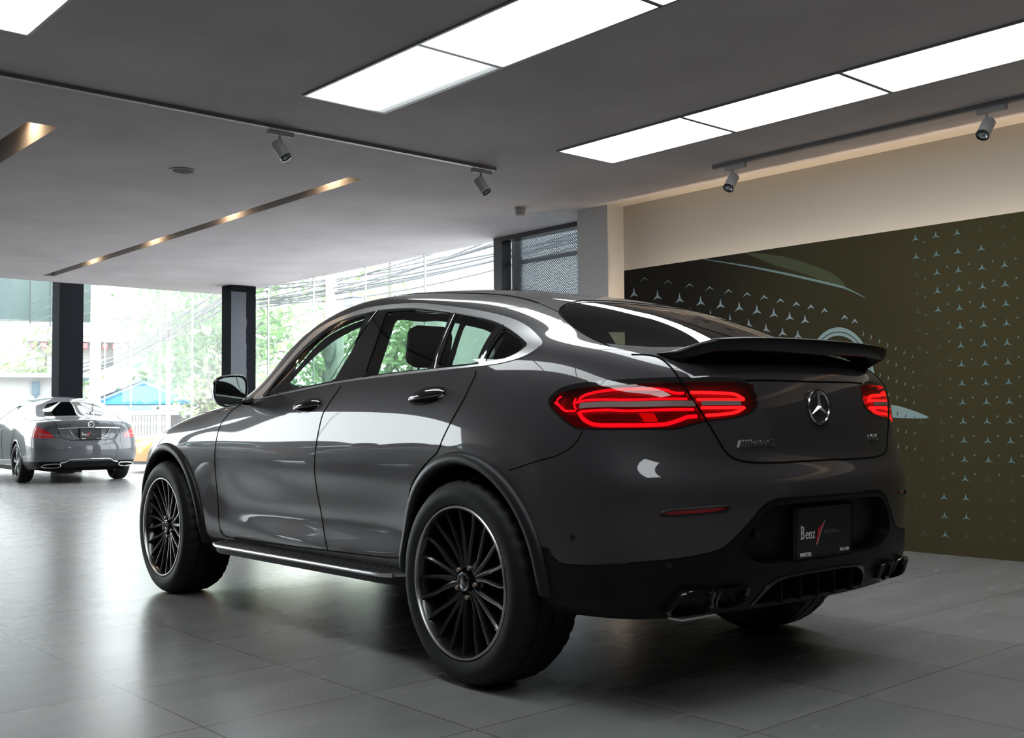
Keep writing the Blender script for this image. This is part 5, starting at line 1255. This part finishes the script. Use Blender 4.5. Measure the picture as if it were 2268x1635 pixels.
def build_street():
    g=MB(); g.box((-60,-140,-.3),(260,-4.46,-.13)); g.box((19.52,-4.46,-.3),(260,120,-.13)); g.box((-60,9.15,-.3),(19.52,120,-.13)); o=g.build('ground',M['asphalt']); tag(o,kind='structure')
    GR='street trees beyond the glass'
    tree(33.0,-13.6,7.2,4.2,1.6,2600,'broad green street tree behind the blue tent','leaf',1,.20,GR)
    tree(26.6,-11.2,6.4,3.9,1.8,2600,'green street tree left of the patched column','leaf',2,.19,GR)
    tree(25.1,-10.1,3.2,1.8,.8,1300,'low bright green bush beside the white wall','leaf2',3,.10,GR)
    tree(30.5,-7.4,3.9,2.0,.9,1500,'small pale tree behind the concrete pole','leaf2',4,.15,GR)
    tree(44,-6.5,8,3.6,2.4,1700,'pale hazy tree left of the plain dark column','leaf2',9,.2,GR)
    tree(28.6,-16.0,9.0,4.6,2.6,2200,'spreading tree just right of the patched column','leaf2',5,.16,GR)
    tree(20.4,-13.0,7.4,3.0,2.0,2200,'feathery tree seen through the windows of the coupe','leaf2',6,.15,GR)
    facade_box('white_block','plain tall white wall beyond the perforated window screen',13.0,-14.0,0,5,4.4,7.5,'bwhite')
    # blue market tent
    t=thing('blue_tent','bright blue and pale blue market tent roof behind the grey saloon','tent',(27.2,-9.1,0),math.radians(-115)); t.scale=(1.15,1.15,1.13)
    r=MB(); r.add([(-1.15,-1.0,1.32),(1.15,-1.0,1.32),(0,-1.0,1.86),(-1.15,1.0,1.32),(1.15,1.0,1.32),(0,1.0,1.86)],[(0,2,5,3),(2,1,4,5),(0,1,2),(3,5,4)],0); r.F; o=r.build('tent_roof',M['tblue'],t)
    r=MB(); r.add([(-1.5,-1.05,1.30),(-.05,-1.05,1.885),(-.02,.1,1.885),(-1.5,.1,1.30)],[(0,1,2,3)]); r.tube([(0,-1.06,1.86),(1.25,-1.06,1.30)],.04,6); r.tube([(-1.25,-1.06,1.30),(0,-1.06,1.86)],.03,6); r.build('tent_awning',M['tpale'],t)
    r=MB()
    for a,b in ((-1.1,-1),(1.1,-1),(-1.1,1),(1.1,1)): r.tube([(a,b,-.13),(a,b,1.34)],.03,6)
    r.build('tent_poles',M['white2'],t)
    hd=MB(); rg=random.Random(8); V=[];F=[]
    for k in range(5200):
        c=Vector((22.6+rg.uniform(-.45,.45),rg.uniform(-3.4,1.2),rg.uniform(-.1,1.45))); n=Vector((rg.gauss(0,1),rg.gauss(0,1),rg.gauss(0,1))).normalized(); u_=n.orthogonal().normalized(); w_=n.cross(u_); i=len(V)
        V+=[c-u_*.1,c+w_*.06,c+u_*.1,c-w_*.06]; F.append((i,i+1,i+2,i+3))
    hd.add(V,F); hd.box((22.3,-3.3,-.13),(22.9,1.1,1.3)); o=hd.build('added_hedge',M['hedge']); tag(o,'dark hedge added out of view outside the glass, reflected in the grey saloon','hedge')  # unseen hedge, added so the saloon's flank reflects something dark
    # white picket fence and wall
    t=thing('picket_fence','white picket fence in front of the blue tent','fence',(25.3,-7.9,-.13),math.radians(-63))
    f=MB()
    for k in range(26): f.box((-1.6+k*.12,-.01,0),(-1.53+k*.12,.01,1.30))
    f.box((-1.7,-.02,.3),(1.6,.0,.36)); f.box((-1.7,-.02,1.05),(1.6,.0,1.11)); f.build('pickets',M['white2'],t)
    w=MB(); w.box((-3.2,-.08,0),(3.2,.08,1.33)); o=w.build('boundary_wall',M['bpink']); o.location=(26.9,-12.0,-.13); o.rotation_euler=(0,0,math.radians(-112)); tag(o,'low pinkish white boundary wall behind the orange car','wall')
    # buildings
    t=facade_box('white_house','white building with a red and white awning between the columns',41.5,-13.0,math.radians(-20),5.4,4,4.7,'bwhite',[(-1.6,1.5,1.0,1.3),(1.0,1.5,1.0,1.3)])
    a=MB()
    for k in range(14): a.box((-1.0,-2.6+k*.38,4.0),(-.06,-2.6+k*.38+.19,4.2))
    a.build('red_awning',M['rtile'],t)
    a=MB(); a.box((-1.0,-2.8,4.25),(-.05,2.8,4.36)); a.build('awning_board',M['bwhite'],t)
    facade_box('white_house','distant white block with two small windows near the patched column',40,-18.6,math.radians(-22),4,3,3.6,'bwhite',[(-1,2.7,.8,.5),(1,1.7,.8,.5)])
    t=facade_box('gate_house','low white building with a flat roof left of the plain dark column',27.2,-4.9,math.radians(-14),4.4,4,2.2,'bwhite',[],('bwhite',.35,.12))
    b=MB(); b.box((-.1,-1.2,1.75),(0,-1.0,2.1)); b.box((-.08,-1.13,1.35),(-.05,-1.08,1.75)); b.build('meter_box',M['bluebox'],t)
    b=MB()
    for k in range(7): b.box((-.5,.9+k*.16,.2),(-.45,.93+k*.16,1.9-k*.1))
    for k in range(5): b.box((-.5,.8,.6+k*.25),(-.45,2.1,.64+k*.25))
    b.build('railing',M['white2'],t)
    t=facade_box('long_shed','long low white roof behind the gate house at far left',34,-1.2,math.radians(-14),8,4,2.3,'bwhite',[(-4,1.0,.7,.9),(-2.6,1.0,.7,.9),(-1.2,1.0,.7,.9),(.2,1.0,.7,.9)],('bwhite',.6,.5))
    # teal glass tower corner hanging over the street
    t=thing('teal_building','dark teal glass upper storey at the far upper left','building',(24.6,-4.62,0),math.radians(-45.7))
    b=MB(); b.add([(0,0,3.53),(4.2,0,3.82),(4.2,3,3.9),(0,3,3.6),(0,0,6),(4.2,0,6),(4.2,3,6),(0,3,6)],[(0,1,5,4),(1,2,6,5),(2,3,7,6),(3,0,4,7),(0,3,2,1)]); b.build('glass_cladding',M['teal'],t)
    b=MB()
    for x in (.9,1.9,2.9): b.box((x,-.02,3.5),(x+.03,.01,6))
    b.build('cladding_joints',M['tealj'],t)
    b=MB(); b.add([(1.85,-.03,5.2),(2.15,-.03,5.2),(2.55,-.03,3.98),(2.40,-.03,3.95)],[(0,1,2,3)]); b.build('red_streamer',M['redmark'],t)
    # poles, box, cables
    for (x,y,h,r,lb) in ((20.1,-5.05,7,.11,'concrete utility pole right beside the plain dark column'),(11.62,-5.75,7,.14,'concrete utility pole seen through the front door window of the coupe'),(24.5,-8.6,6.5,.06,'thin white street pole behind the blue tent'),(10.4,-6.9,7,.10,'pale utility pole above the roof of the coupe')):
        p=MB(); p.tube([(0,0,-.13),(0,0,h)],[r*1.15,r*.85],10); o=p.build('utility_pole',M['concrete'],None,True); o.location=(x,y,0); tag(o,lb,'pole','street poles')
    b=MB(); b.box((-.13,-.10,0),(.13,.10,.13),bev=.02); b.box((-.15,-.12,.13),(.15,.12,.15)); b.box((-.02,-.6,.05),(.02,-.10,.07)); o=b.build('junction_box',M['boxgrey']); o.location=(10.45,-5.35,2.68); tag(o,'small grey junction box hanging on the cables above the coupe','box')
    t=MB(); rg=random.Random(4)
    def cab(a,b,sag,r):
        a=Vector(a);b=Vector(b); t.tube([a.lerp(b,s)-Vector((0,0,sag*4*s*(1-s))) for s in np.linspace(0,1,14)],r,5)
    for k in range(9): cab((32,-8.2+rg.uniform(-.2,.2),2.6+rg.uniform(-.25,.25)),(15.5,-5.9+rg.uniform(-.2,.2),3.35+rg.uniform(-.2,.2)),.15+rg.uniform(0,.25),.012+.008*rg.random())
    for k in range(12): cab((15.5,-5.9,3.3+rg.uniform(-.25,.25)),(4.0,-5.3+rg.uniform(-.1,.1),3.5+rg.uniform(-.4,.35)),.10+rg.uniform(0,.25),.008+.006*rg.random())
    for k in range(14): cab((20,-6,1.9+.13*k),(11.6,-5.75,2.1+.12*k),.05+rg.uniform(0,.15),.006)
    for k in range(8): cab((36,-6,2.6+.2*k),(20.1,-5.05,2.4+.25*k),.1,.008)
    for k in range(5):
        c=(11.55+.0*k,-5.60,2.1-.04*k); t.tube([(c[0]+.20*math.cos(q)*(1-.1*k),c[1],c[2]+.20*math.sin(q)*(1-.1*k)) for q in np.linspace(0,2*PI,18)],.006,4)
    o=t.build('overhead_cables',M['cable'],None,True); tag(o,'tangled black overhead cables strung along the street','cables',None,'stuff')
# ---------------------------------------------------------------- assemble
M['cleanglass']=glass('clean_glass',(.92,.95,.95),1,0)
M['screenbar']=PM('screen_bar_grey',(.16,.19,.21),.6)
build_room()
A0=-.03622839
def c2r(x,y):
    c,s=math.cos(A0),math.sin(A0); return (c*x-s*y,s*x+c*y)
SUV=build_suv((0,0,0),A0)
x,y=c2r(15.75,-2.47)
build_saloon((x,y,0),A0-.015,'grey saloon with a chrome-edged boot parked ahead of the coupe at far left')
build_saloon((19.07,-9.24,-.13),math.radians(67),'orange car parked in the street beyond the glass','hatch','orange',1.0)
build_street()
SC=[o for o in bpy.data.objects if o.name.startswith('saloon_car')][0]
for (sx_,sy_,lb) in ((5.8,5.5,'grey saloon added out of view, mirrored in the rear door of the coupe'),(11.4,5.7,'grey saloon added farther off out of view, mirrored in the front door')):
    c_=dup_tree(SC); c_.location=(sx_,sy_,0); c_['label']=lb  # copies added out of view to darken reflections in the coupe's doors
# camera
cam=bpy.data.cameras.new('camera'); co=bpy.data.objects.new('camera',cam); COL.objects.link(co)
cam.sensor_width=36; cam.sensor_fit='HORIZONTAL'; cam.lens=2372.577*36/2268; cam.clip_end=600; cam.clip_start=.05
F=Vector((math.cos(.04679957)*math.cos(-.68505323+A0),math.cos(.04679957)*math.sin(-.68505323+A0),math.sin(.04679957)))
r=F.cross(Vector((0,0,1))).normalized(); u=r.cross(F); ro=-.00887901
r2=r*math.cos(ro)+u*math.sin(ro); u2=-r*math.sin(ro)+u*math.cos(ro)
mw=Matrix(((r2.x,u2.x,-F.x,0),(r2.y,u2.y,-F.y,0),(r2.z,u2.z,-F.z,0),(0,0,0,1)))
cx,cy=c2r(-3.20595656,3.29704622); mw.translation=(cx,cy,.97859347); co.matrix_world=mw
bpy.context.scene.camera=co
# sky
w=bpy.data.worlds.new('sky'); bpy.context.scene.world=w; w.use_nodes=True; nt=w.node_tree; bg=nt.nodes['Background']
bg.inputs[0].default_value=(.93,.97,1,1); bg.inputs[1].default_value=SKY
sc=bpy.context.scene
sc.view_settings.view_transform='Standard'; sc.view_settings.look='None'; sc.view_settings.gamma=1; sc.view_settings.use_curve_mapping=False; sc.view_settings.exposure=EXPO
sc.cycles.use_denoising=True
try: sc.cycles.denoiser='OPENIMAGEDENOISE'
except Exception: pass
sc.cycles.max_bounces=10; sc.cycles.diffuse_bounces=4; sc.cycles.glossy_bounces=5; sc.cycles.transparent_max_bounces=24; sc.cycles.transmission_bounces=6
sc.cycles.sample_clamp_indirect=6; sc.cycles.caustics_reflective=False; sc.cycles.caustics_refractive=False
